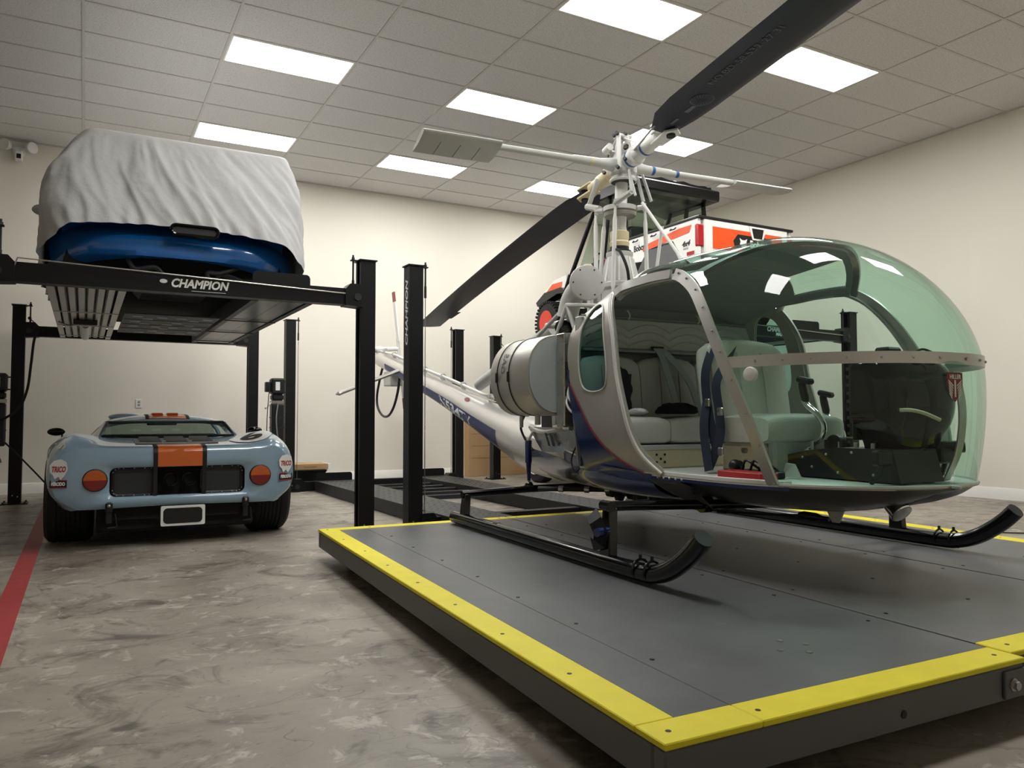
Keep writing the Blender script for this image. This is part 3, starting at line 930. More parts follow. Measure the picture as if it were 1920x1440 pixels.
# drive shaft along the boom with bearing hangers
sh = [V((x, 0, boom(x)[0] + boom(x)[1] + .045)) for x in (-2.7, -3.4, -4.2, -5.0, -6.0, -7.0, -7.9)]
ds = obj('drive_shaft', MB().tube(sh, .016, 8), 'rotor_white', H)
for x in (-3.3, -4.0, -4.7, -5.3, -5.9, -6.5, -7.1, -7.5):
    c, r_, w = boom(x)
    b = MB().box(x - .015, x + .015, -.02, .02, c + r_ - .01, c + r_ + .04)
    b.tube([V((x, .032 * math.cos(2 * math.pi * k / 12), c + r_ + .045 + .032 * math.sin(2 * math.pi * k / 12))) for k in range(12)], .009, 6, closed=True)
    obj('bearing_hanger', b, 'rotor_grey', ds)
cb = MB().tube([V((x, -.05, boom(x)[0] + boom(x)[1] + .012)) for x in (-3.3, -4.5, -6, -7.5)], .006, 5).tube([V((x, .05, boom(x)[0] + boom(x)[1] + .012)) for x in (-3.3, -4.5, -6, -7.5)], .006, 5)
obj('control_cables', cb, 'bare_metal', ds)
# tail gearbox, tail rotor, stabilizer, guard, ballast box
gb = MB().lathe([(0, .03), (.02, .05), (.10, .06), (.16, .05), (.2, .03)], (-7.72, 0, 1.74), (-1, 0, .05), 14).cyl((-7.74, .0, 1.75), (-7.60, .22, 1.75), .03, n=12)
gx = obj('tail_gearbox', gb, 'rotor_white', H)
gx2 = MB().cyl((-7.82, -.03, 1.75), (-7.82, -.09, 1.75), .045, n=12)
obj('gearbox_cap', gx2, 'rotor_grey', gx)
for sg in (1, -1):
    d = V((-.30 * sg, 0, .95 * sg)).normalized(); c = V((-7.60, .22, 1.75))
    m = MB().prism([c + d * .12 + V((.05, 0, 0)), c + d * .12 - V((.05, 0, 0)), c + d * .74 - V((.055, 0, 0)), c + d * .74 + V((.055, 0, 0))], (0, .014, 0))
    b = obj('tail_rotor_blade', m, 'rotor_white', H)
    m = MB().prism([c + d * .74 + V((.055, 0, 0)), c + d * .74 - V((.055, 0, 0)), c + d * .90 - V((.055, 0, 0)), c + d * .90 + V((.055, 0, 0))], (0, .014, 0))
    obj('blade_tip', m, 'shield_red', b)
    obj('blade_grip', MB().cyl(c, c + d * .16, .02, n=8), 'rotor_grey', b)
m = MB().tube([(-6.55, .08, 1.45), (-6.55, 0, 1.42), (-6.6, -.85, 1.085)], .026, 10)
stb = obj('stabilizer', m, 'bare_metal', H)
obj('stabilizer_cap', MB().lathe([(0, .027), (.03, .03), (.06, .012), (.075, .002)], (-6.6, -.85, 1.085), (0, -.93, -.37), 10), 'heli_silver', stb)
g = [(-7.62, 0, 1.50), (-7.75, 0, 1.35), (-7.90, 0, 1.10), (-7.86, 0, .92), (-7.62, 0, .80), (-7.35, 0, .80), (-7.12, 0, .92), (-6.95, 0, 1.12), (-6.88, 0, 1.30)]
obj('tail_guard', MB().tube(cat_rom(g, 5), .017, 8), 'steel_dark', H)
bx = obj('ballast_box', MB().rbox(-7.3, -7.0, -.09, .09, 1.20, 1.40, .01), 'rotor_grey', H)
obj('box_latch', MB().box(-7.31, -7.295, -.03, .03, 1.24, 1.32), 'black_plastic', bx)
# exhaust stack running aft over the boom
obj('exhaust_stack', MB().lathe([(0, .060), (1.5, .064), (1.52, .066)], (-4.15, -.06, 1.10), (.64, .02, .185), 18), 'rotor_grey', H)

# engine under and between the fuel tanks
eng = MB().rbox(-2.45, -1.45, -.30, .30, .62, 1.15, .04).rbox(-2.3, -1.6, -.2, .2, 1.1, 1.45, .04)
en = obj('engine', eng, 'steel_dark', H)
for k in range(3):
    for s in (-1, 1):
        c = MB(); x = -2.25 + .30 * k
        for q in range(7): c.cyl((x, s * (.28 + q * .035), .92), (x, s * (.30 + q * .035), .92), .105, n=14)
        c.cyl((x, s * .28, .92), (x, s * .56, .92), .08, n=14)
        obj('engine_cylinder', c, 'galvanized', en)
for pts, r_, mt in (([(-2.2, -.5, .70), (-1.9, -.55, .66), (-1.5, -.58, .70), (-1.3, -.6, .70)], .022, 'rotor_grey'), ([(-1.42, -.66, .72), (-1.36, -.7, .70), (-1.25, -.72, .70)], .016, 'bare_metal'),
                    ([(-1.30, -.70, .92), (-1.27, -.74, .86), (-1.22, -.72, .80), (-1.16, -.66, .84)], .008, 'rotor_white'), ([(-1.28, -.70, 1.0), (-1.25, -.74, .90), (-1.18, -.70, .82)], .008, 'rotor_white'),
                    ([(-2.3, -.5, .80), (-2.38, -.5, .70), (-2.34, -.48, .60), (-2.25, -.46, .52)], .009, 'rubber'), ([(-1.85, -.5, .8), (-1.8, -.52, .66)], .02, 'rotor_grey'), ([(-1.35, -.6, .62), (-1.33, -.67, .5), (-1.28, -.67, .42), (-1.22, -.66, .48), (-1.26, -.62, .6)], .005, 'rubber')):
    obj('engine_hose', MB().tube(cat_rom(pts, 5), r_, 8), mt, en)
ap = MB().prism([V((-2.22, -.52, .70)), V((-1.38, -.62, .70)), V((-1.38, -.60, .54)), V((-1.95, -.545, .52))], (0, .008, 0))
apo = obj('engine_apron', ap, 'stainless', H)
for x in (-1.86, -1.78):
    obj('apron_slot', MB().prism([V((x, -.571 - (x + 1.86) * .12 - .006, .66)), V((x + .04, -.576 - (x + 1.86) * .12 - .006, .66)), V((x + .10, -.585 - (x + 1.86) * .12, .57)), V((x + .06, -.578 - (x + 1.86) * .12, .57))], (0, .002, 0)), 'decal_black', apo)
# filler collars on the apron
obj('fuel_valve', MB().lathe([(0, .012), (.05, .02), (.10, .028), (.16, .028), (.17, .012), (.24, .01)], (-1.62, -.63, .705), (1, -.05, 0), 12), 'bare_metal', H)

for s in (-1, 1):
    # D-shaped saddle tank
    def dsec(x, k=1.0, off=0):
        P = []
        for j in range(25):
            a = -math.pi / 2 + math.pi * j / 24
            P.append(V((x, s * (.70 + (.25 * abs(math.cos(a)) ** .8 + off) * k), 1.048 + (.267 * k + off) * math.sin(a))))
        P += [V((x, s * .66, 1.048 + .267 * k)), V((x, s * .66, 1.048 - .267 * k))]
        return P
    tk = obj('fuel_tank', MB().loft([dsec(-2.02, .82), dsec(-2.0, .95), dsec(-1.97, 1), dsec(-1.44, 1), dsec(-1.42, .985)]), 'tank_alu', H, angle=50)
    fc = dsec(-1.418, .93); obj('tank_end_plate', MB().prism(fc, (.004, 0, 0)), 'tank_face', tk)
    for x in (-1.86, -1.68):
        P = dsec(x, 1.0, .003)[:25]
        st = obj('tank_strap', MB().ribbon(P, [V((0, p.y - s * .70, p.z - 1.048)) for p in P], .008, .004), 'decal_black', tk)
        obj('strap_buckle', MB().rbox(x - .008, x + .008, s * .955 - .008, s * .955 + .008, 1.01, 1.08, .003), 'black_plastic', st)
    pl = MB().rbox(-1.40, -1.30, min(s * .60, s * .74), max(s * .60, s * .74), .71, 1.315, .006)
    pn = obj('heat_shield', pl, 'stainless', H)
    obj('tank_vent', MB().cyl((-1.62, s * .76, .80), (-1.62, s * .76, .72), .02, n=10), 'rotor_grey', tk)
    obj('tank_drain', MB().cyl((-1.9, s * .74, .80), (-1.9, s * .74, .70), .014, n=8), 'rotor_grey', tk)
    # cabane tubes above the tanks
    for a, b in (((-1.80, s * .42, 1.58), (-2.28, s * .40, 1.40)), ((-1.80, s * .42, 1.58), (-1.98, s * .45, 1.26)), ((-1.80, s * .42, 1.58), (-1.62, s * .42, 1.26)), ((-1.80, s * .42, 1.58), (-1.25, s * .45, 1.50)), ((-1.80, s * .42, 1.58), (-1.80, -s * .0, 1.60))):
        obj('mount_tube', MB().cyl(a, b, .016, n=8), 'rotor_grey', H)
def bend_tank(x, y, z):
    a = R(20) + x * 3.6
    return V((-1.775 + y, -(.70 + .25 * abs(math.cos(a)) ** .8 + .003 + z), 1.048 + (.267 + .003) * math.sin(a)))
text('tank_lettering', 'GAS', .085, 'frame_grey', (0, 0, 0), (1, 0, 0), (0, 0, 1), H, extrude=.0005, bend=lambda x, y, z: bend_tank(x, y, z))
# air filter drum and its elbow
fd = V((.93, -.36, .02)).normalized()
af = obj('air_filter', MB().lathe([(-.10, .10), (-.02, .122), (0, .125), (.012, .122), (.014, .118)], (-1.56, -.40, 1.705), fd, 28), 'rotor_grey', H)
sc = MB()
e = fd.orthogonal().normalized(); g = fd.cross(e)
for k in range(6):
    a = k * math.pi / 3 + .3; p = V((-1.56, -.40, 1.705)) + fd * .0145 + (e * math.cos(a) + g * math.sin(a)) * .10
    sc.cyl(p, p + fd * .003, .006, n=6)
obj('filter_screws', sc, 'decal_black', af, kind='stuff')
obj('filter_elbow', MB().tube(cat_rom([(-1.62, -.38, 1.70), (-1.74, -.36, 1.69), (-1.84, -.36, 1.62), (-1.88, -.37, 1.50)], 5), .078, 14), 'rotor_grey', H)
hs = MB(); 
hp = cat_rom([(-1.98, -.36, 1.44), (-1.90, -.38, 1.42), (-1.82, -.40, 1.33), (-1.78, -.42, 1.2)], 14)
hs.tube(hp, [.05 if i % 2 else .056 for i in range(len(hp))], 12)
obj('duct_hose', hs, 'rubber', H)

# ---- rotor mast
MX = -1.745
tm = MB().lathe([(1.50, .13), (1.62, .135), (1.70, .135), (1.72, .15), (1.75, .15), (1.76, .135), (1.86, .125), (1.95, .095), (1.965, .10), (1.985, .10)], (MX, 0, 0), (0, 0, 1), 24)
tr_ = obj('transmission', tm, 'rotor_grey', H)
for k in range(8):
    a = k * math.pi / 4 + .2; d = V((math.cos(a), math.sin(a), 0))
    obj('casing_rib', MB().prism([V((MX, 0, 1.76)) + d * .12, V((MX, 0, 1.76)) + d * .150, V((MX, 0, 1.94)) + d * .105, V((MX, 0, 1.94)) + d * .09], d.cross(V((0, 0, 1))) * .012), 'rotor_white', tr_)
obj('base_flange', MB().lathe([(1.985, .085), (2.0, .085), (2.005, .07), (2.03, .07)], (MX, 0, 0), (0, 0, 1), 20), 'steel_dark', tr_)
obj('collar', MB().lathe([(2.03, .07), (2.06, .075), (2.075, .065), (2.09, .07), (2.14, .07), (2.15, .055)], (MX, 0, 0), (0, 0, 1), 20), 'aged_cream', tr_)
ms = obj('mast', MB().cyl((MX, 0, 2.1), (-1.695, 0, 2.72), .046, n=20), 'rotor_white', H)
sw = MB().lathe([(2.285, .10), (2.292, .125), (2.325, .125), (2.332, .10), (2.332, .06)], (-1.735, 0, 0), (0, 0, 1), 28)
so = obj('swashplate', sw, 'rotor_grey', H)
obj('swashplate_ring', MB().lathe([(2.25, .06), (2.255, .115), (2.28, .12), (2.285, .06)], (-1.735, 0, 0), (0, 0, 1), 28), 'galvanized', so)
for k in range(4):
    a = R(45 + 90 * k); d = V((math.cos(a), math.sin(a), 0)); c = V((-1.735, 0, 2.31))
    obj('swashplate_lug', MB().cyl(c + d * .13, c + d * .19, .018, n=8).cyl(c + d * .18 + V((0, 0, -.03)), c + d * .18 + V((0, 0, .03)), .014, n=8), 'rotor_grey', so)
rods = [((-1.735 + .13, -.13, 2.29), (-1.60, -.16, 1.62)), ((-1.735 - .13, -.13, 2.29), (-1.80, -.17, 1.62)), ((-1.735 - .13, .13, 2.29), (-1.88, .16, 1.62)), ((-1.735 + .13, .13, 2.29), (-1.62, .16, 1.62)), ((-1.85, -.06, 2.27), (-1.86, -.10, 1.75))]
for a, b in rods:
    a = V(a); b = V(b); d = (b - a).normalized()
    obj('control_rod', MB().tube([a, a + d * .06, a + d * .10, b - d * .10, b - d * .06, b], [.010, .010, .016, .016, .010, .010], 8), 'rotor_white', H)
for a, b, r_ in (((-1.60, -.13, 2.31), (-1.42, -.12, 2.345), .02), ((-1.42, -.12, 2.345), (-1.50, -.08, 2.53), .010), ((-1.47, -.05, 2.34), (-1.53, -.06, 2.53), .010), ((-1.86, -.10, 2.33), (-2.03, -.10, 2.39), .026), ((-2.03, -.10, 2.39), (-1.92, -.08, 2.58), .010), ((-2.05, -.07, 2.39), (-1.95, -.05, 2.58), .010), ((-1.58, .10, 2.34), (-1.63, .08, 2.54), .014), ((-1.54, .14, 2.34), (-1.59, .1, 2.54), .012)):
    obj('pitch_link', MB().cyl(a, b, r_, n=8), 'rotor_grey', H)
for a, b in (((-1.43, -.02, 2.28), (-1.02, 0, 1.80)), ((-1.26, .02, 2.08), (-1.32, 0, 1.70))):
    a = V(a); b = V(b); d = (b - a).normalized()
    obj('brace_rod', MB().tube([a, b - d * .08, b - d * .02, b], [.012, .012, .02, .022], 8), 'rotor_white', H)
# gear around the transmission base
for c, r_, h_, mt in (((-1.93, -.16, 1.70), .03, .16, 'rotor_grey'), ((-1.93, -.16, 1.86), .035, .06, 'aged_cream'), ((-1.55, -.10, 1.58), .045, .12, 'black_plastic'), ((-1.52, .08, 1.6), .05, .12, 'rotor_grey'), ((-1.92, .14, 1.6), .05, .25, 'rotor_grey'), ((-1.48, -.12, 1.56), .05, .05, 'rotor_grey')):
    obj('accessory', MB().lathe([(0, r_), (h_ * .6, r_), (h_ * .7, r_ * 1.2), (h_ * .8, r_), (h_, r_ * .8)], c, (0, 0, 1), 14), mt, H)
for x, y in ((-1.83, -.20), (-1.68, -.24), (-1.80, .2), (-1.60, .22)):
    b = MB().rbox(x - .025, x + .025, y - .02, y + .02, 1.50, 1.72, .006)
    obj('mount_bracket', b, 'rotor_grey', H)
obj('red_cap', MB().lathe([(0, .04), (.05, .045), (.06, .03)], (-2.0, .05, 1.93), (0, 0, 1), 14), 'shield_red', H)
for pts in ([(-1.62, -.12, 1.98), (-1.50, -.16, 1.93), (-1.42, -.16, 1.80), (-1.44, -.13, 1.68)], [(-2.02, -.1, 1.70), (-2.06, -.12, 1.85), (-1.98, -.12, 1.92), (-1.90, -.10, 1.86)]):
    obj('hydraulic_hose', MB().tube(cat_rom(pts, 6), .011, 8), 'rubber', H)
obj('transmission_deck', MB().rbox(-2.25, -1.30, -.36, .36, 1.46, 1.50, .01), 'rotor_grey', H)

# ---- rotor head
HC = V((-1.69, 0, 2.63))
az = R(-5.5); BD = V((math.cos(az), math.sin(az), .072)).normalized(); BS = V((-math.sin(az), math.cos(az), 0)); BU = BD.cross(BS)
hub = MB().lathe([(-.09, .085), (-.07, .10), (-.02, .10), (.02, .085), (.06, .075), (.10, .055)], HC, (0, 0, 1), 22)
ho = obj('rotor_hub', hub, 'rotor_grey', H)
obj('hub_yoke', MB().tube([HC + V((.07 * math.cos(a), .0, .13 + .07 * math.sin(a))) for a in [2 * math.pi * k / 20 for k in range(20)]], .022, 8, closed=True), 'rotor_grey', ho)
obj('hub_post', MB().cyl(HC + V((.02, -.06, -.02)), HC + V((.02, -.05, .21)), .018, n=10).cyl(HC + V((-.03, .05, .0)), HC + V((0, .03, .22)), .014, n=8), 'rotor_white', ho)
obj('hub_top', MB().rbox(HC.x - .04, HC.x + .05, HC.y - .06, HC.y + .05, HC.z + .19, HC.z + .215, .006), 'rotor_grey', ho)
obj('hub_link', MB().cyl(HC + V((-.10, -.09, .12)), HC + V((-.02, -.10, .13)), .028, n=12).cyl(HC + V((.02, -.02, .2)), HC + V((.24, -.05, .08)), .005, n=6), 'rotor_white', ho)
obj('hub_skirt', MB().lathe([(-.13, .098), (-.12, .104), (-.09, .085), (-.06, .075)], HC, (0, 0, 1), 24), 'rotor_white', ho)
obj('hub_cavity', MB().lathe([(-.132, .09), (-.131, .05)], HC, (0, 0, 1), 24), 'steel_dark', ho)
for s in (-1, 1):
    tr_c = HC + V((s * -.09, -.02, .09))
    obj('trunnion', MB().lathe([(-.05, .035), (.02, .042), (.035, .042), (.036, .024), (.02, .02)], tr_c, (s * -.5, -.85, .15), 16, cap=False), 'rotor_grey', ho)
    obj('trunnion_bolt', MB().cyl(tr_c + V((0, -.02, 0)), tr_c + V((s * -.02, -.035, .005)), .016, n=8), 'steel_dark', ho)
obj('flat_link', MB().prism([HC + V((.075, -.10, -.06)), HC + V((.11, -.10, -.06)), HC + V((.085, -.09, .20)), HC + V((.05, -.09, .20))], (0, .012, 0)), 'rotor_white', ho)
for p in ((.09, -.105, -.06), (.07, -.095, .195), (-.02, -.06, .215), (.04, .0, .215), (.10, .02, .10), (.16, -.09, -.02), (-.14, -.07, -.03)):
    obj('hub_bolt', MB().cyl(HC + V(p), HC + V(p) + V((.01, -.018, .006)), .014, n=8), 'steel_dark', ho)
for p, q in (((.13, -.05, .05), (.30, -.08, .02)), ((-.12, .04, .10), (-.05, .03, .2)), ((-.10, -.05, .12), (.02, -.05, .21))):
    obj('damper_link', MB().cyl(HC + V(p), HC + V(q), .009, n=8), 'rotor_grey', ho)
CH = .345
def airfoil(c, d, sdir, u, chord, thick, n=14, le=.28):
    P = []
    for k in range(n):
        a = 2 * math.pi * k / n
        t = .5 - .5 * math.cos(a)                     # 0 .. 1 from leading edge
        y = thick * 2.6 * (math.sqrt(max(t, 0)) * .6 - .30 * t - .30 * t * t) * (1 if a < math.pi else -1)
        P.append(c + sdir * (le - t) * chord + u * y)
    return P
for sg, lab in ((1, 'raised blade'), (-1, 'drooping blade')):
    d = BD * sg; sd = BS * sg
    base = HC + d * .05
    gp = MB().lathe([(.02, .062), (.16, .062), (.17, .070), (.20, .070), (.21, .055), (.36, .055), (.37, .048), (.50, .046)], HC, d, 20)
    grip = obj('blade_grip', gp, 'rotor_white' if sg > 0 else 'aged_cream', H)
    for h_ in ((.12, .32) if sg > 0 else ()):
        obj('blue_band', MB().lathe([(h_, .064 if h_ < .2 else .057), (h_ + .02, .064 if h_ < .2 else .057)], HC, d, 20), 'band_blue', grip)
    for s2 in (-1, 1):                               # fork holding the blade root
        f = MB().prism([HC + d * .46 + BU * (s2 * .035 - .004) + sd * .045, HC + d * .46 + BU * (s2 * .035 - .004) - sd * .045, HC + d * .66 + BU * (s2 * .035 - .004) - sd * .06, HC + d * .72 + BU * (s2 * .035 - .004), HC + d * .66 + BU * (s2 * .035 - .004) + sd * .06], BU * .012)
        obj('grip_fork', f, 'aged_cream' if sg < 0 else 'rotor_white', grip)
    obj('blade_bolt', MB().cyl(HC + d * .64 - BU * .055, HC + d * .64 + BU * .055, .03, n=12), 'steel_dark', grip)
    rg = []
    for k in range(26):
        r_ = lerp(.60, 5.85, k / 25)
        c = HC + d * r_ - V((0, 0, .005 * max(0, r_ - 1) ** 2))
        ch = CH * interp(r_, [.60, .86, 5.85], [.5, 1, 1]); 
        rg.append(airfoil(c, d, sd, BU, ch, .030))
    bl = obj('rotor_blade', MB().loft(rg), 'blade_navy', H, lab, angle=50)
    tipc = HC + d * 5.0 - V((0, 0, .005 * 4.0 ** 2))
    obj('trim_tab', MB().prism([tipc - sd * .24, tipc - sd * .30, tipc - sd * .30 + d * .45, tipc - sd * .24 + d * .45], (0, 0, .002)), 'steel_dark', bl)
    if sg > 0:
        dn = -BU
        text('blade_lettering', 'NO.BD-58.532-27.31', .06, 'blade_print', HC + d * 1.58 - BU * .0175 - sd * .13, d, -sd, bl, extrude=.0004, width=.62)
        m = MB(); c = HC + d * 1.08 - BU * .0172 - sd * .06
        for k in range(20):
            a = 2 * math.pi * k / 20
            m.prism([c + (d * math.cos(a) + sd * math.sin(a)) * .025, c + (d * math.cos(a + .1) + sd * math.sin(a + .1)) * .065, c + (d * math.cos(a + .22) + sd * math.sin(a + .22)) * .065], BU * -.001)
        m.tube([c + (d * math.cos(2 * math.pi * k / 24) + sd * math.sin(2 * math.pi * k / 24)) * .07 for k in range(24)], .003, 4, closed=True)
        obj('blade_emblem', m, 'blade_print', bl, kind='stuff')
        obj('emblem_tail', MB().prism([c - d * .08 + sd * .014, c - d * .08 - sd * .014, c - d * .17 - sd * .018, c - d * .17 + sd * .018], BU * -.001), 'blade_print', bl)
        obj('emblem_bar', MB().prism([c - d * .26 + sd * .01, c - d * .26 - sd * .01, c - d * .34 - sd * .01, c - d * .34 + sd * .01], BU * -.001), 'blade_print', bl)
        obj('drag_link', MB().cyl(HC + d * .27 - sd * .06, HC + d * .66 - sd * .13, .008, n=8), 'bare_metal', grip)
        obj('blade_horn', MB().prism([HC + d * .62 - sd * .06, HC + d * .62 - sd * .145, HC + d * .70 - sd * .145, HC + d * .74 - sd * .06], BU * .012), 'rotor_white', grip)
# stabilizer paddles
for s in (-1, 1):
    d = V((.03 * -s * -1 if s < 0 else .05, s, 0)).normalized()
    c0 = HC + V((0, 0, -.01))
    arm = MB().lathe([(.04, .055), (.10, .05), (.20, .034), (.42, .030), (.43, .024), (1.02, .023)], c0, d, 16)
    ar = obj('paddle_arm', arm, 'rotor_grey', H)
    for h_ in ((.24, .46) if s > 0 else ()):
        obj('blue_band', MB().lathe([(h_, .0335 if h_ < .4 else .0255), (h_ + .025, .0335 if h_ < .4 else .0255)], c0, d, 16), 'band_blue', ar)
    if s < 0: obj('cream_band', MB().lathe([(.26, .0335), (.285, .0335)], c0, d, 16), 'aged_cream', ar)
    f = V((-d.y, d.x, 0)) * (1 if s < 0 else -1)         # toward the leading edge
    f = V((f.x, f.y, .30 if s < 0 else -.10)).normalized()
    u = d.cross(f).normalized()
    rg = []
    for k in range(9):
        r_ = lerp(1.0, 1.56, k / 8); ch = .26
        rg.append(airfoil(c0 + d * r_, d, f, u, ch, .040, 18, .25))
    pd = obj('paddle', MB().loft(rg), 'rotor_grey', H, angle=50)
    for k in (1, 2, 3):
        cc = c0 + d * (1.0 + .14 * k)
        obj('paddle_seam', MB().ribbon([cc - f * .01 - u * .026, cc - f * .10 - u * .018, cc - f * .18 - u * .008], [u * -1] * 3, .003, .001), 'steel_dark', pd)

# ---- landing gear
SKR = .044
for s, lab in ((-1, 'skid tube'), (1, 'skid tube')):
    y = s * 1.08
    pts = [(-2.31, y, SKR), (-1.6, y, SKR), (-.8, y, SKR), (-.05, y, SKR), (.10, y, SKR + .012), (.21, y, SKR + .05), (.30, y, SKR + .105), (.37, y, SKR + .16), (.425, y, SKR + .215)]
    sk = obj('skid_tube', MB().tube(cat_rom(pts, 4), SKR, 16), 'skid_black', H)
    tipd = V((.055, 0, .055)).normalized()
    obj('skid_cap', MB().cyl(V(pts[-1]) - tipd * .001, V(pts[-1]) + tipd * .006, SKR * .97, n=16), 'steel_dark', sk)
    obj('skid_shoe', MB().tube([(-2.25, y, .012), (-1.2, y, .012), (-.05, y, .012), (.10, y, .020)], .011, 6), 'steel_black', sk)
    for x in (-.02, .07):
        z0 = SKR + .012 if x < 0 else SKR + .016
        obj('clamp', MB().tube([V((x, y + (SKR + .004) * math.cos(2 * math.pi * k / 14), z0 + (SKR + .004) * math.sin(2 * math.pi * k / 14))) for k in range(14)], .006, 6, closed=True).cyl((x, y, z0 + SKR), (x, y, z0 + SKR + .025), .008, n=8), 'skid_black', sk)
    obj('chrome_strip', MB().box(-1.62, -1.60, y - .02, y + .02, 2 * SKR - .005, 2 * SKR + .002).box(-1.585, -1.57, y - .02, y + .02, 2 * SKR - .005, 2 * SKR + .002), 'bare_metal', sk)
    # front and rear uprights
    for x, zt, w in ((-.295, .315, .032), (-2.13, .225, .03)):
        m = MB().loft([[V((x + a * w * 1.5, y + b * w * .8, SKR)) for a, b in ((-1, -1), (1, -1), (1, 1), (-1, 1))], [V((x + a * w, y + b * w * .8 - s * .015, zt)) for a, b in ((-1, -1), (1, -1), (1, 1), (-1, 1))]])
        obj('skid_upright', m, 'skid_black', H, bevel=.006)
    # handling wheel bracket on the front upright
    if s < 0:
        b = MB().ribbon([V((-.36, y - .05, .285)), V((-.29, y - .075, .255)), V((-.25, y - .07, .20)), V((-.28, y - .06, .145)), V((-.36, y - .05, .13))], [V((1, -1, 0)), V((.6, -1, .5)), V((1, -1, 0)), V((.6, -1, -.5)), V((1, -1, 0))], .07, .006)
        bo = obj('wheel_bracket', b, 'steel_black', H)
        obj('bracket_bolt', MB().cyl((-.27, y - .02, .205), (-.24, y - .10, .205), .022, n=12), 'heli_blue', bo)
    obj('upright_clamp', MB().cyl((-.335, y, .325), (-.255, y, .325), .028, n=10), 'skid_black', H)
    # fuselage brackets down to the front cross tube
    m = MB().prism([V((-.36, s * .735, .44)), V((-.24, s * .735, .44)), V((-.20, s * .52, .42)), V((-.26, s * .43, .29)), V((-.34, s * .43, .29))], (0, s * .012, -.008))
    m = MB().loft([[V((-.38, s * .72, .45)), V((-.20, s * .70, .45)), V((-.20, s * .66, .44)), V((-.38, s * .66, .44))], [V((-.36, s * .62, .37)), V((-.22, s * .62, .37)), V((-.22, s * .56, .37)), V((-.36, s * .56, .37))], [V((-.34, s * .50, .285)), V((-.26, s * .50, .285)), V((-.26, s * .44, .285)), V((-.34, s * .44, .285))]])
    m = MB().prism([V((-.44, s * .715, .437)), V((-.20, s * .705, .437)), V((-.19, s * .62, .405)), V((-.25, s * .44, .285)), V((-.35, s * .44, .285)), V((-.41, s * .62, .375))], (0, s * -.012, -.012))
    fb = obj('gear_bracket', m, 'frame_grey', H)
    obj('bracket_pivot', MB().cyl((-.19, s * .60, .40), (-.175, s * .60, .40), .035, n=14), 'steel_dark', fb)
    obj('bracket_collar', MB().cyl((-.30, s * .42, .30), (-.30, s * .48, .30), .044, n=14), 'skid_black', fb)
    # rear oleo strut
    m = MB().tube([(-2.13, s * .565, .60), (-2.13, s * .565, .44), (-2.13, s * .563, .43), (-2.13, s * .56, .30)], [.026, .026, .02, .012], 12)
    so_ = obj('rear_strut', m, 'heli_blue', H)
    obj('strut_rod', MB().cyl((-2.13, s * .563, .42), (-2.13, s * .56, .25), .011, n=10), 'bare_metal', so_)
    obj('strut_top', MB().tube([(-2.13, s * .565, .60), (-2.11, s * .54, .66), (-2.06, s * .45, .66)], .012, 8), 'rotor_grey', so_)
    obj('strut_foot', MB().sph((-2.13, s * .56, .262), .035, 10, 8), 'skid_black', so_)
ct = MB().tube(cat_rom([(-.295, -1.08, .322), (-.295, -.9, .318), (-.295, -.42, .300), (-.295, 0, .285), (-.295, .42, .300), (-.295, .9, .318), (-.295, 1.08, .322)], 4), .026, 12)
obj('cross_tube', ct, 'skid_black', H)
ct = MB().tube([(-2.13, -1.10, .222), (-2.13, -.58, .240), (-2.13, 0, .245), (-2.13, .58, .240), (-2.13, 1.10, .222)], .027, 10)
obj('cross_tube', ct, 'skid_black', H)
obj('axle_tube', MB().cyl((-2.06, -.52, .245), (-1.60, -.05, .255), .018, n=10).cyl((-2.06, .52, .245), (-1.60, .05, .255), .018, n=10), 'steel_dark', H)
for x, y in ((-1.93, -.40), (-1.80, -.26), (-1.70, -.15)):
    obj('tube_clamp', MB().cyl((x - .012, y - .012, .249), (x + .012, y + .012, .249), .024, n=10), 'bare_metal', H)
obj('drain_valve', MB().lathe([(0, .03), (.03, .04), (.05, .02)], (-1.55, -.15, .19), (0, 0, 1), 10).cyl((-1.3, -.2, .20), (-1.3, -.2, .28), .014, n=8), 'steel_dark', H)
for k in range(6):
    x = -1.75 + .22 * k
    obj('belly_fitting', MB().rbox(x, x + .09, -.14 + .03 * (k % 3), .02, .20, .262, .01), 'steel_black', H)
obj('beacon', MB().lathe([(0, .012), (.03, .022), (.10, .022), (.13, .012), (.17, .012)], (.02, -.10, .262), (1, .2, -.05), 12), 'black_plastic', H)
obj('antenna_fin', MB().prism([V((.22, -.12, .30)), V((.32, -.12, .31)), V((.29, -.12, .25)), V((.25, -.12, .25))], (0, .01, 0)), 'rotor_grey', H)
obj('belly_cable', MB().tube(cat_rom([(-.5, -.3, .27), (-.25, -.25, .25), (0.02, -.10, .258)], 6), .006, 6), 'rubber', H)
# ================================================================= cabin interior (parts of the helicopter)
def cushion(x0, x1, y0, y1, z0, z1, r=.04, puff=.02, nx=10, ny=10, mat=None):
    """rounded pillow block"""
    rows = []
    m = MB(); N = 8
    def prof(t):                              # superellipse ring around the x/z outline
        a = 2 * math.pi * t
        c, s_ = math.cos(a), math.sin(a); n = 5.0
        return (math.copysign(abs(c) ** (2 / n), c), math.copysign(abs(s_) ** (2 / n), s_))
    rings = []
    for j in range(ny + 1):
        v = lerp(-1, 1, j / ny); k = (1 - abs(v) ** 6) ** (1 / 6) if abs(v) < 1 else 0.0
        k = lerp(.90, 1, k) if abs(v) < 1 else .90
        ring = []
        for i in range(24):
            c, s_ = prof((i + .5) / 24)
            ring.append(V(((x0 + x1) / 2 + c * k * (x1 - x0) / 2, lerp(y0, y1, (v + 1) / 2), (z0 + z1) / 2 + s_ * k * (z1 - z0) / 2 + (puff * (1 - v * v) if s_ > 0 else 0))))
        rings.append(ring)
    m.loft(rings)
    if mat is not None: m.xf(mat)
    return m
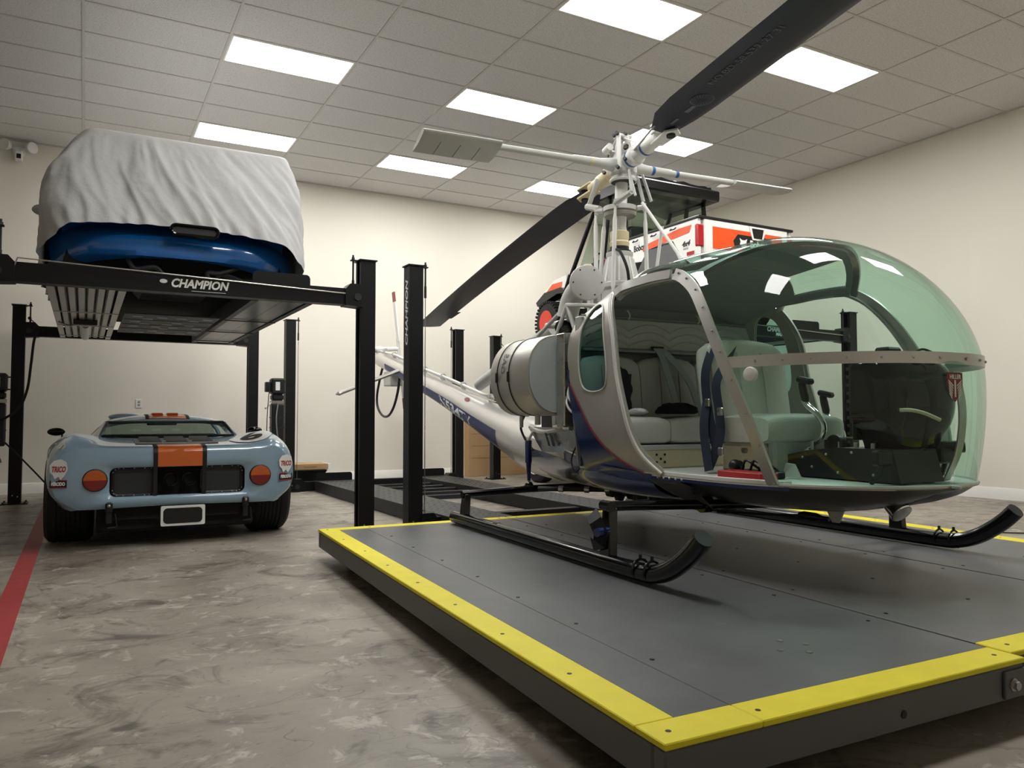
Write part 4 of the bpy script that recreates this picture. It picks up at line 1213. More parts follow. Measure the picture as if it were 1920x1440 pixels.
def tilt(m, c, ang):                         # lean around the lateral axis at point c
    T = Matrix.Translation(V(c)) @ Matrix.Rotation(ang, 4, 'Y') @ Matrix.Translation(-V(c))
    return m.xf(T)
# rear bench
bench = obj('bench_base', MB().rbox(-1.22, -.79, -.66, .66, .462, .58, .01), 'cabin_cream', H)
hl_ = MB()
for y, z in ((-.40, .50), (-.34, .50), (-.37, .52), (-.40, .545), (-.34, .545)):
    hl_.cyl((-.789, y, z), (-.7875, y, z), .008, n=10)
obj('vent_holes', hl_, 'decal_black', bench)
obj('bench_rail', MB().rbox(-.80, -.765, -.67, .67, .575, .605, .005), 'leather_dark', bench)
for y0, y1 in ((-.70, -.30), (-.295, .295), (.30, .70)):
    obj('bench_cushion', cushion(-1.16, -.76, y0, y1, .605, .765, puff=.012), 'leather_grey', H, angle=60)
for y0, y1 in ((-.73, -.29), (-.285, .17), (.175, .63)):
    b = tilt(cushion(-1.19, -1.07, y0, y1, .74, 1.14, puff=.03), (-1.1, 0, .76), R(-6))
    bo = obj('bench_backrest', b, 'leather_dark', H, angle=60)
    for k in (1, 2):
        y = lerp(y0, y1, k / 3); m = tilt(MB().tube([(-1.072, y, .80), (-1.066, y, .95), (-1.072, y, 1.10)], .004, 5), (-1.1, 0, .76), R(-6))
        obj('seat_piping', m, 'headliner', bo)
obj('rear_shelf', MB().rbox(-1.22, -1.12, -.70, .70, 1.19, 1.205, .003), 'headliner', H)
# pleated bulkhead panel with swagged seams
pad = obj('bulkhead_pad', MB().rbox(-1.222, -1.16, -.71, .71, 1.21, 1.41, .01), 'leather_dark', H)
for k in range(3):
    for c in range(4):
        y0 = -.66 + .33 * c
        P = [V((-1.157, y0 + .33 * t, 1.375 - .05 * k - .045 * (2 * t - 1) ** 2 * (1 if 1 else 0))) for t in [i / 10 for i in range(11)]]
        obj('swag_seam', MB().tube(P, .006, 5), 'leather_dark', pad)
obj('bulkhead_rail', MB().tube([(-1.155, -.70, 1.415), (-1.155, .70, 1.415)], .006, 6), 'headliner', H)
for y in (-.35, .22):
    obj('coat_hook', MB().tube(cat_rom([(-1.15, y, 1.46), (-1.13, y, 1.44), (-1.125, y, 1.42), (-1.14, y, 1.405)], 4), .006, 6), 'rotor_white', H)
# seat belts
def belt(pts, w, mat, nrm=(1, 0, .3)):
    c = cat_rom(pts, 6)
    return obj('seat_belt', MB().ribbon(c, [V(nrm)] * len(c), w, .004), mat, H)
belt([(-1.13, -.14, 1.225), (-1.09, -.12, 1.16), (-1.04, -.10, 1.0), (-1.025, -.06, .86), (-1.02, -.05, .80)], .05, 'belt_grey')
belt([(-1.13, -.11, 1.22), (-1.08, -.05, 1.15), (-1.03, .05, 1.0), (-1.01, .10, .86), (-1.0, .12, .80)], .05, 'belt_grey')
belt([(-.98, .12, .800), (-.90, .18, .803), (-.86, .28, .80)], .05, 'belt_grey', (0, 0, 1))
obj('belt_anchor', MB().rbox(-1.15, -1.12, -.17, -.08, 1.222, 1.235, .003), 'black_plastic', H)
# pilot seat
sb = obj('pilot_seat_base', MB().rbox(-.40, -.06, -.25, .25, .463, .63, .02), 'cabin_cream', H)
obj('seat_skirt', MB().rbox(-.06, .0, -.24, .24, .463, .66, .015), 'leather_dark', sb)
obj('seat_latch', MB().cyl((-.20, -.251, .59), (-.20, -.27, .59), .015, n=10), 'bare_metal', sb)
obj('pilot_seat_cushion', cushion(-.40, .04, -.30, .25, .63, .775, puff=.015), 'leather_grey', H, angle=60)
b = tilt(cushion(-.50, -.36, -.29, .27, .70, 1.20, puff=.03), (-.42, 0, .72), R(-9))
pb = obj('pilot_seat_back', b, 'leather_grey', H, angle=60)
for y in (-.10, .08):
    obj('seat_piping', tilt(MB().tube([(-.357, y, .78), (-.352, y, .95), (-.357, y, 1.14)], .004, 5), (-.42, 0, .72), R(-9)), 'leather_dark', pb)
belt([(-.50, -.22, 1.22), (-.44, -.27, 1.16), (-.42, -.335, 1.02), (-.38, -.36, .86), (-.33, -.37, .70), (-.30, -.36, .58)], .05, 'belt_navy', (.5, -1, .1))
belt([(-.46, -.10, 1.18), (-.40, -.20, 1.08), (-.36, -.31, .96), (-.30, -.345, .80), (-.28, -.36, .66), (-.32, -.40, .50)], .05, 'belt_navy', (.6, -1, .1))
belt([(-.38, -.36, .86), (-.36, -.40, .74), (-.34, -.41, .62), (-.30, -.42, .48)], .05, 'belt_navy', (.5, -1, .1))
for p in ((-.36, -.37, .85), (-.26, -.37, .80), (-.24, -.385, .585)):
    obj('belt_buckle', MB().rbox(p[0] - .02, p[0] + .02, p[1] - .012, p[1] + .004, p[2] - .022, p[2] + .022, .005), 'bare_metal', H)
# vent knob on the bubble
vk = SP(.31, .965, -1, .004); 
obj('vent_knob', MB().lathe([(0, .034), (.012, .036), (.02, .03), (.024, .01)], vk, (.3, -1, 0), 20), 'plastic_clear' if 'plastic_clear' in MATS else 'rotor_white', H)
# cyclic stick, collective
def stick(y, dx=0, dz=0):
    P = cat_rom([V((.03 + dx, y, .86 + dz)), V((.055 + dx, y, .83 + dz)), V((.115 + dx, y, .785 + dz)), V((.155 + dx, y, .725 + dz)), V((.14 + dx, y, .665 + dz)), V((.075 + dx, y, .625 + dz)), V((.045 + dx, y, .60 + dz)), V((.045 + dx, y, .53 + dz))], 6)
    so = obj('control_stick', MB().tube(P, .016, 12), 'chrome', H)
    g = MB().lathe([(0, .014), (.02, .021), (.07, .022), (.11, .019)], (.045 + dx, y, .845 + dz), (-.25, 0, 1), 12)
    obj('stick_grip', g, 'black_plastic', so)
    h = MB().rbox(-.05, .05, -.022, .022, -.016, .016, .010, mat=Matrix.Translation((.04 + dx, y, .962 + dz)) @ Matrix.Rotation(R(12), 4, 'Y'))
    obj('grip_head', h, 'black_plastic', so)
    return so
st = stick(-.06)
lk = MB().prism([V((.055, -.085, .60)), V((.085, -.085, .59)), V((.02, -.085, .50)), V((-.01, -.085, .51))], (0, .01, 0)).cyl((.065, -.088, .585), (.065, -.072, .585), .018, n=12)
obj('stick_link', lk, 'rotor_grey', st)
stick(.34, -.22, -.06)
# centre console and control runs
con = MB().loft([[V((x, y, z)) for x, z in ((.0, .47), (.0, .575), (.12, .60), (.30, .62), (.62, .62), (.66, .47))] for y in (-.15, .15)])
co = obj('centre_console', con, 'black_plastic', H)
for x, z in ((.10, .565), (.25, .585), (.40, .60), (.53, .60), (.32, .50), (.52, .50), (.16, .52)):
    obj('console_screw', MB().sph((x, -.152, z), .007, 8, 6), 'bare_metal', co)
for k in range(8):
    x = .12 + .06 * k
    obj('console_knob', MB().cyl((x, -.10 + .03 * (k % 3), .60), (x, -.10 + .03 * (k % 3), .645 + .01 * (k % 2)), .012, n=8), 'steel_dark' if k % 2 else 'bare_metal', co)
obj('trim_wheel', MB().lathe([(-.02, .05), (.02, .05)], (.20, -.02, .63), (0, 1, 0), 18), 'black_plastic', co)
# instrument hood: glossy curved shell facing forward
HX = .10
rings = []
for k in range(25):
    z = lerp(.60, 1.03, k / 24)
    w = sinterp(z, [.60, .64, .69, .74, .80, 1.0, 1.03], [.16, .17, .20, .24, .252, .25, .235])
    fx = sinterp(z, [.60, .70, .85, .97, 1.03], [.50, .535, .565, .545, .50])
    ring = []
    for j in range(33):
        a = math.pi * j / 32
        ring.append(V((.36 + HX + (fx - .36) * abs(math.sin(a)) ** .36, .08 - w * math.copysign(abs(math.cos(a)) ** .8, math.cos(a)), z)))
    ring += [V((.32 + HX, .08 + w, z)), V((.32 + HX, .08 - w, z))]
    rings.append(ring)
ih = obj('instrument_hood', MB().loft(rings), 'gloss_black', H, angle=50)
pts = [V((.30 - .008, lerp(-.26, .26, t), .86)) for t in (0, 1)]
ib = obj('instrument_panel', MB().rbox(.40, .422, -.15, .31, .66, 1.0, .01), 'black_matte', ih)
for y, z in ((-.06, .92), (.08, .92), (.22, .92), (-.06, .78), (.08, .78), (.22, .78)):
    obj('gauge', MB().lathe([(0, .055), (.008, .058), (.009, .05)], (.40, y, z), (-1, 0, 0), 20), 'steel_dark', ih)
for p, r_ in (((.52, -.12, 1.045), .03), ((.56, .05, 1.05), .024), ((.55, .16, 1.05), .026)):
    obj('hood_fitting', MB().lathe([(-.06, r_), (.06, r_), (.07, r_ * .6)], p, (.6, .5, 0), 14), 'black_plastic', ih)
obj('compass', MB().rbox(.46, .54, -.06, .04, 1.03, 1.10, .01), 'black_plastic', ih)
obj('hood_cable', MB().tube(cat_rom([(.54, .08, 1.05), (.58, .12, 1.09), (.62, .16, 1.07), (.66, .18, 1.06)], 6), .006, 6), 'rubber', ih)
obj('pitot_tube', MB().tube(cat_rom([(.64, -.12, .80), (.68, -.10, .80), (.72, -.06, .785), (.75, .0, .755)], 5), .009, 8), 'aged_cream', H)
obj('support_bow', MB().ribbon(cat_rom([(.62, .22, .47), (.70, .20, .62), (.735, .18, .80), (.72, .16, .98)], 6), [V((1, 0, 0))] * 19, .05, .008), 'frame_alu', H)
for s in (-1, 1):
    pd = MB().rbox(.60, .64, s * .22 - .05, s * .22 + .05, .55, .62, .008).tube([(.62, s * .22, .56), (.60, s * .22, .50), (.56, s * .22, .47)], .012, 8)
    obj('rudder_pedal', pd, 'black_plastic', H)
obj('floor_lamp_post', MB().lathe([(0, .05), (.02, .04), (.04, .02), (.14, .016), (.15, .03), (.16, .01)], (.60, .08, .465), (0, 0, 1), 14), 'black_plastic', H)
obj('hood_arm', MB().cyl((.56, .20, .62), (.66, .30, .63), .03, n=14), 'black_plastic', H)
obj('control_tube', MB().cyl((-.15, .18, .66), (.42, .02, .66), .008, n=8).cyl((-.05, -.10, .52), (.10, -.12, .50), .02, n=10), 'bare_metal', H)
obj('floor_bracket', MB().prism([V((.10, -.30, .47)), V((.20, -.28, .47)), V((.16, -.28, .535)), V((.13, -.30, .54))], (0, .015, 0)), 'rotor_grey', H)
# winged shield badge on the bubble nose
def shield(k, x):
    P = [(-.5, .5), (.5, .5), (.5, .1), (.42, -.15), (.25, -.38), (0, -.62), (-.25, -.38), (-.42, -.15), (-.5, .1)]
    return [V((x, -.025 + p[0] * .105 * k, .905 + p[1] * .115 * k)) for p in P]
sh_ = obj('shield_badge', MB().prism(shield(1, .838), (.002, 0, 0)), 'shield_red', H, label='red winged shield badge')
text('badge_lettering', 'HILLER', .026, 'decal_white', (.842, -.025, .943), (0, 1, 0), (0, 0, 1), sh_, extrude=.0006, bold=.0006, width=.075)
m = MB()
for s in (-1, 1):
    for k in range(6):
        z = .925 - .011 * k; y0 = -.025 + s * (.012 + .002 * k)
        m.prism([V((.8405, y0, z - .018)), V((.8405, y0 + s * (.032 - .003 * k), z + .006)), V((.8405, y0 + s * (.032 - .003 * k), z - .001)), V((.8405, y0, z - .024))], (.001, 0, 0))
m.box(.8405, .8415, -.030, -.020, .855, .93)
obj('badge_wings', m, 'decal_white', sh_)
# loose things lying in the cabin are things of their own (world coordinates through the helicopter frame)
HM = Matrix.Translation((3.382, 2.862, 0.2025)) @ Matrix.Rotation(R(-92.39), 4, 'Z')
pm('binder_red', (176, 34, 34), 0.5, var=0.06)
bk = MB().rbox(-.06, .24, -.575, -.46, .4640, .503, .004).xf(HM)
obj('checklist_binder', bk, 'binder_red', label='flat red binder lying on the helicopter door sill', cat='binder')
pm('cloth_black', (22, 23, 30), 0.9, var=0.2, scale=20, bump=0.3, bscale=30)
pm('cloth_white', (196, 198, 200), 0.9, var=0.08, scale=20, bump=0.3, bscale=30)
def crumple(c, r, sc, seed, nu=28, nv=16, amp=.35, zmin=-.025):
    m = MB().sph((0, 0, 0), 1, nu, nv, sc=sc)
    out = []
    for p in m.v:
        q = V(p); n = noise.noise(q * 2.2 / max(sc) + V((seed, 0, 0))) * amp + noise.noise(q * 6 / max(sc) + V((0, seed, 0))) * amp * .5
        q = q * (1 + n) * r
        q.z = max(q.z, zmin)
        out.append(tuple(q + V(c)))
    m.v = out
    return m
obj('flight_bag', crumple((-.88, -.17, .815), .15, (.55, 1, .30), 3.1).xf(HM), 'cloth_black', label='crumpled black bag lying on the grey rear bench', cat='bag')
obj('jacket', crumple((-.965, -.54, .93), .17, (.28, .50, .90), 7.7, 28, 20, .3, -.145).xf(HM), 'cloth_black', label='black jacket propped against the rear bench backrest', cat='jacket')
obj('towel', crumple((-.84, -.50, .805), .07, (.7, 1, .25), 5.2).xf(HM), 'cloth_white', label='pale folded cloth lying on the rear bench beside the black jacket', cat='cloth')
hdm = MB().rbox(-.10, .16, -.44, -.33, .464, .50, .006)
hd = hdm
for k in range(3):
    hd.tube(cat_rom([V((-.05 + .06 * k, -.42, .50)), V((-.02 + .06 * k, -.42, .55)), V((.03 + .06 * k, -.40, .52)), V((.02 + .06 * k, -.36, .50))], 5), .007, 6)
hd.sph((-.12, -.40, .515), .035, 10, 8).sph((-.16, -.34, .51), .032, 10, 8)
obj('radio_tray', hd.xf(HM), 'black_plastic', label='black radio tray with cables on the helicopter cabin floor', cat='radio')
# ================================================================= four-post lifts
POST_H = 2.265
def lift_post(root, x, y, inner, rodside, rod_z):
    """inner: +1/-1 side (x) that faces the runways; rodside: y direction the cap overhangs"""
    w, d = .127, .13
    m = MB().box(x - w / 2, x + w / 2, y - d / 2, y - d / 2 + .012, .012, POST_H)
    m.box(x - w / 2, x + w / 2, y + d / 2 - .012, y + d / 2, .012, POST_H)
    xo = x - inner * (w / 2 - .006)
    m.box(xo - .006, xo + .006, y - d / 2 + .012, y + d / 2 - .012, .012, POST_H)
    for e in (-1, 1):                                   # return lips of the channel
        yy = y + e * (d / 2 - .022); xi = x + inner * (w / 2 - .005)
        m.box(xi - .005, xi + .005, min(yy - .012, yy + .012), max(yy - .012, yy + .012), .012, POST_H)
    p = obj('post', m, 'steel_black', root)
    cap = MB().box(x - w / 2 - .012, x + w / 2 + .012, y - d / 2 - .012, y + d / 2 + .012, POST_H, POST_H + .010)
    cap.box(*sorted((x + inner * (w / 2 + .012), x + inner * (w / 2 + .065))), y - .02, y + .02, POST_H, POST_H + .010)
    obj('cap_plate', cap, 'steel_black', p)
    rx = x + inner * (w / 2 + .045)
    obj('cable_stud', MB().cyl((rx, y, POST_H - .22), (rx, y, POST_H + .05), .008, n=8).cyl((rx, y, POST_H + .010), (rx, y, POST_H + .03), .014, n=6).cyl((rx, y, POST_H - .26), (rx, y, POST_H - .16), .011, n=8), 'steel_dark', p)
    if POST_H - .26 > rod_z: obj('lift_cable', MB().cyl((rx, y, rod_z), (rx, y, POST_H - .25), .004, n=6), 'bare_metal', p)
    b = MB().box(x - .13, x + .13, y - .12, y + .12, 0, .012)
    obj('base_plate', b, 'steel_black', p)
    bl = MB()
    for a in (-1, 1):
        for c in (-1, 1): bl.cyl((x + a * .105, y + c * .095, .012), (x + a * .105, y + c * .095, .03), .011, n=6)
    obj('anchor_bolts', bl, 'steel_dark', p, kind='stuff')
    lad = MB()                                          # locking ladder inside the channel
    for k in range(19): lad.box(*sorted((x + inner * .02, x + inner * .035)), y - .03, y + .03, .25 + k * .1, .29 + k * .1)
    obj('lock_ladder', lad, 'steel_dark', p, kind='stuff')
    obj('foot_bolts', MB().cyl((x - .02, y - d / 2 - .004, .10), (x - .02, y - d / 2 + .002, .10), .008, n=6).cyl((x + .03, y - d / 2 - .004, .085), (x + .03, y - d / 2 + .002, .085), .008, n=6), 'bare_metal', p, kind='stuff')
    return p

def runway(root, x0, x1, y0, y1, zt, ribbed, stop):
    m = MB().box(x0, x1, y0, y1, zt - .006, zt)
    r = obj('runway', m, 'plate_tread', root)
    for a, b in ((x0, x0 + .05), (x1 - .05, x1)):
        f = MB().box(a, a + .006 if a == x0 else b, y0, y1, zt - .13, zt - .006) if a == x0 else MB().box(b - .006, b, y0, y1, zt - .13, zt - .006)
        f.box(a, b, y0, y1, zt - .136, zt - .130)
        obj('side_channel', f, 'galvanized' if ribbed else 'steel_dark', r)
    tm = 'galvanized' if ribbed else 'underside'
    n = 6 if ribbed else 2
    for k in range(n):                                   # pressed underside trays
        a = lerp(x0 + .055, x1 - .055, k / n); b = lerp(x0 + .055, x1 - .055, (k + 1) / n)
        t = MB()
        if ribbed:
            t.prism([V((a, y0 + .02, zt - .09)), V((a + .012, y0 + .02, zt - .125)), V((b - .014, y0 + .02, zt - .125)), V((b - .003, y0 + .02, zt - .09))], (0, y1 - y0 - .04, 0))
        else:
            t.box(a, b - .003, y0 + .01, y1 - .02, zt - .128, zt - .115)
        obj('underside_pan', t, tm, r)
    for k in (1, 2, 3):
        y = lerp(y0, y1, .28 * k + .08)
        obj('stiffener', MB().box(x0 + .002, x1 - .002, y - .01, y + .01, zt - .142, zt - .134), 'galvanized' if ribbed else 'steel_dark', r)
    # raised tread studs, kept as one mesh of tiny bumps
    st = MB(); q = 0
    ny = int((y1 - y0) / .09)
    for j in range(ny):
        for i in range(8):
            cx = lerp(x0 + .03, x1 - .03, i / 7) + (.015 if j % 2 else 0); cy = y0 + .05 + j * .09
            s_ = 1 if (i + j) % 2 else -1
            st.prism([V((cx - .016, cy - .010 * s_, zt)), V((cx, cy - .004, zt + .0022)), V((cx + .016, cy + .010 * s_, zt)), V((cx, cy + .004, zt + .0022))], (0, 0, -.001))
    obj('tread_studs', st, 'plate_tread', r, kind='stuff')
    if stop:
        for yy in stop:
            c = []
            for a, b in ((x0 + .01, 0), (x0 + .01, .085), (x0 + .018, .105), (x0 + .035, .115), (x1 - .035, .115), (x1 - .018, .105), (x1 - .01, .085), (x1 - .01, 0)):
                c.append(V((a, yy, zt - .01 + b)))
            obj('wheel_stop', MB().prism(c, (0, .010, 0)), 'steel_black', r)
    return r
pm('underside', (52, 53, 55), 0.3, metal=0.4, var=0.2, scale=3)

def crossbeam(root, xl, xr, y, z0, z1):
    m = MB().box(xl + .07, xr - .07, y - .055, y + .055, z0, z1)
    b = obj('crossbeam', m, 'steel_black', root)
    for x, s in ((xl, 1), (xr, -1)):
        e = MB().prism([V((x + s * .052, y - .075, z0 - .015)), V((x + s * .052, y - .075, z1 + .04)), V((x + s * .16, y - .075, z1 + .04)), V((x + s * .20, y - .075, z1 - .005)), V((x + s * .20, y - .075, z0 - .005))], (0, .15, 0))
        obj('beam_end', e, 'steel_black', b)
        obj('end_pulley', MB().cyl((x + s * .10, y - .082, (z0 + z1) / 2), (x + s * .10, y - .074, (z0 + z1) / 2), .03, n=14), 'steel_dark', b)
    return b
def release_rod(root, xl, xr, y, z0, z1):
    p = [V((xl + .05, y - .066, z0)), V((xl + .13, y - .066, z0 - .012)), V((xl + .155, y - .07, z0 + .06)), V((xr, y - .066, z1))]
    return obj('release_rod', MB().tube(p, .006, 6), 'galvanized', root)
def power_unit(root, x, y, s, z=1.46):
    """motor and reservoir hung on side s (x direction) of a post at x"""
    xo = x + s * .175
    u = obj('power_unit', MB().rbox(xo - .085, xo + .085, y - .085, y + .085, z - .19, z + .02, .02), 'black_plastic', root)
    obj('motor_label', MB().box(xo - .035, xo + .02, y - .0875, y - .085, z - .14, z - .03), 'decal_white', u)
    obj('switch_box', MB().rbox(xo - .15, xo - .086, y - .05, y + .05, z - .16, z - .03, .008), 'black_plastic', u)
    obj('motor_foot', MB().rbox(xo - .075, xo + .075, y - .075, y + .075, z - .27, z - .19, .02), 'black_plastic', u)
    obj('pump_block', MB().rbox(xo - .08, xo + .08, y - .06, y + .06, z - .32, z - .27, .006).cyl((xo - .08, y - .05, z - .30), (xo - .16, y - .10, z - .37), .008, n=8).sph((xo - .16, y - .10, z - .37), .014, 8, 6), 'bare_metal', u)
    obj('oil_tank', MB().rbox(xo - .075, xo + .075, y - .075, y + .075, z - .80, z - .32, .012), 'black_plastic', u)
    for k in (0, 1): obj('tank_band', MB().box(xo - .078, xo + .078, y - .078, y + .078, z - .50 - .13 * k, z - .485 - .13 * k), 'steel_dark', u)
    obj('pump_hose', MB().tube(cat_rom([(xo + .0, y - .08, z - .31), (xo - .03, y - .12, z - .50), (xo - .01, y - .13, z - .75), (xo + .05, y - .11, z - .98)], 6), .009, 6), 'hose_grey', u)
    obj('bracket', MB().box(*sorted((x + s * .06, xo - s * .05)), y - .03, y + .03, z - .03, z - .015).box(*sorted((x + s * .06, xo - s * .05)), y - .03, y + .03, z - .17, z - .155), 'steel_dark', u)
    return u
pm('hose_grey', (120, 122, 124), 0.6, var=0.1)

# ---- lift carrying the covered car (above the sports car)
L1 = thing('four_post_lift', 'raised black four-post lift holding the grey covered car above the sports car', 'car lift')
for x, y, i in ((-.62, 6.2, 1), (2.035, 6.2, -1), (-.665, 10.5, 1), (1.925, 10.5, -1)):
    lift_post(L1, x, y, i, -1, 1.95)
b1 = crossbeam(L1, -.62, 2.035, 6.17, 1.888, 2.020)
b2 = crossbeam(L1, -.665, 1.925, 10.5, 1.915, 2.035)
release_rod(L1, -.56, 1.84, 6.17, 1.985, 1.975)
text('beam_lettering', 'CHAMPION', .085, 'decal_white', (.735, 6.1135, 1.955), (1, 0, 0), (0, 0, 1), b1, shear=.25, bold=.003, width=.40)
obj('lettering_bar', MB().box(.68, .92, 6.1135, 6.1148, 1.905, 1.908), 'decal_white', b1)
obj('beam_logo', MB().sph((.49, 6.114, 1.965), .022, 10, 6, sc=(1.2, .06, .7)), 'decal_white', b1)
rl = runway(L1, -.245, .255, 6.235, 10.12, 2.022, True, None)
rr = runway(L1, 1.13, 1.60, 6.235, 10.05, 2.022, False, (6.26,))
obj('wheel_stop', MB().prism([V((-.235, 6.26, 2.0)), V((-.235, 6.26, 2.06)), V((.245, 6.26, 2.06)), V((.245, 6.26, 2.0))], (0, .01, 0)), 'steel_black', rl)
jk = MB().rbox(-.06, .06, 8.35, 8.6, 1.86, 1.93, .008).cyl((0, 8.6, 1.885), (0, 9.9, 1.885), .04, n=14).tube(cat_rom([(-.06, 8.5, 1.875), (-.15, 8.55, 1.865), (-.22, 8.45, 1.88)], 5), .008, 6)
obj('lift_ram', jk, 'galvanized', L1)
obj('ram_mount', MB().rbox(-.10, .10, 8.30, 8.42, 1.85, 1.90, .006), 'black_plastic', L1)
pm('tray_black', (58, 59, 61), 0.55, var=0.1)
pm('tray_slot', (168, 170, 172), 0.55, var=0.05)
tray = obj('drip_tray', MB().box(.30, 1.09, 7.55, 9.25, 1.888, 1.90), 'tray_black', L1)
sm = mesh_of(MB().rbox(-.045, .045, -.035, .035, -.004, .004, .002), 'tray_slot', 'tray_slot')
for j in range(4):
    y = 7.76 + j * .40
    for k, x in enumerate((.41, .50, .615, .70, .775, .90, 1.0)):
        if (k + j) % 4 == 3: continue
        o = link('tray_slot', sm, tray); o.location = (x, y + (.10 if k % 2 else -.06), 1.886)
for y in (7.95, 8.35, 8.75):
    obj('tray_seam', MB().box(.31, 1.08, y - .006, y + .006, 1.884, 1.889), 'decal_black', tray)
power_unit(L1, -.665, 10.42, -1, 1.46)
obj('hydraulic_hose', MB().tube(cat_rom([(-.42, 10.40, 1.98), (-.50, 10.36, 1.90), (-.53, 10.34, 1.60), (-.56, 10.32, 1.30), (-.64, 10.31, 1.08), (-.80, 10.31, .96), (-.95, 10.33, .97)], 6), .014, 8), 'rubber', L1)
obj('power_cord', MB().tube(cat_rom([(-.76, 10.35, .70), (-.65, 10.32, .58), (-.48, 10.32, .38), (-.30, 10.32, .16), (-.18, 10.34, .03), (-.05, 10.6, .012)], 6), .009, 6), 'rubber', L1)
obj('lock_lever', MB().cyl((-.46, 10.46, 2.02), (-.56, 10.43, 2.12), .006, n=6).sph((-.56, 10.43, 2.12), .02, 8, 6), 'black_plastic', L1)

obj('approach_ramp', MB().prism([V((-.62, 5.74, 0)), V((-.62, 5.98, 0)), V((-.62, 5.98, .17)), V((-.62, 5.90, .17))], (.17, 0, 0)), 'steel_black', L1)

# ---- lowered lift in the middle
L2 = thing('four_post_lift', 'lowered black four-post lift with empty diamond-plate runways under the tail boom', 'car lift')
ps = {}
for x, y, i in ((2.46, 6.2, 1), (4.93, 6.2, -1), (2.385, 10.42, 1), (4.84, 10.42, -1)):
    ps[(x, y)] = lift_post(L2, x, y, i, -1, .15)
for y in (6.2, 10.42): crossbeam(L2, 2.46 if y < 7 else 2.385, 4.93 if y < 7 else 4.84, y, .006, .125)
runway(L2, 2.70, 3.20, 5.62, 10.30, .142, False, (10.24,))
runway(L2, 4.13, 4.60, 5.62, 10.40, .142, False, (10.34,))
for k, y in enumerate((8.15, 8.55, 8.95, 9.35, 9.75)):
    obj('bridge_bar', MB().rbox(3.206, 4.124, y - .03, y + .03, .05, .10, .006), 'steel_dark', L2)
obj('jack_tray', MB().box(3.22, 4.11, 8.60, 9.70, .03, .05), 'steel_black', L2)
power_unit(L2, 2.385, 10.36, -1, 1.47)
obj('power_cord', MB().tube(cat_rom([(2.10, 10.28, 1.38), (2.07, 10.26, 1.0), (2.06, 10.26, .5), (2.02, 10.3, .03)], 5), .006, 6), 'rubber', L2)
text('post_lettering', 'CHAMPION', .07, 'decal_white', (2.46 - .0640, 6.195, 1.86), (0, 0, 1), (0, 1, 0), ps[(2.46, 6.2)], shear=.2, bold=.002, width=.56)

# ---- lift carrying the utility vehicle
L3 = thing('four_post_lift', 'raised black four-post lift holding the white utility vehicle beside the bare wall', 'car lift')
for x, y, i in ((5.74, 6.4, 1), (8.33, 6.4, -1), (5.74, 10.95, 1), (8.33, 10.95, -1)):
    lift_post(L3, x, y, i, -1, 1.95)
b3 = crossbeam(L3, 5.74, 8.33, 6.4, 1.905, 2.03)
crossbeam(L3, 5.74, 8.33, 10.95, 1.905, 2.03)
release_rod(L3, 5.8, 8.14, 6.4, 1.985, 1.975)
text('beam_lettering', 'CHAMPION', .075, 'decal_white', (7.02, 6.3435, 1.985), (1, 0, 0), (0, 0, 1), b3, shear=.25, bold=.0025, width=.36)
text('beam_lettering', 'MAXLIFT.COM', .055, 'decal_white', (7.16, 6.3435, 1.93), (1, 0, 0), (0, 0, 1), b3, shear=.25, bold=.002, width=.36)
runway(L3, 6.12, 6.62, 6.47, 10.7, 2.04, False, None)
runway(L3, 7.42, 7.92, 6.47, 10.7, 2.04, False, (6.50,))
sw = obj('switch_box', MB().rbox(5.80, 5.93, 10.83, 10.93, 1.98, 2.09, .008), 'black_plastic', L3)
obj('switch_bracket', MB().cyl((5.81, 10.88, 2.16), (5.87, 10.88, 2.09), .006, n=6), 'steel_dark', sw)
cb = obj('control_box', MB().rbox(5.44, 5.63, 10.90, 11.0, .90, 1.10, .01), 'black_plastic', L3)
obj('control_knob', MB().cyl((5.59, 10.90, .93), (5.59, 10.89, .93), .012, n=8), 'bare_metal', cb)
obj('box_bracket', MB().box(5.60, 5.68, 10.93, 10.97, .96, 1.0), 'steel_dark', cb)
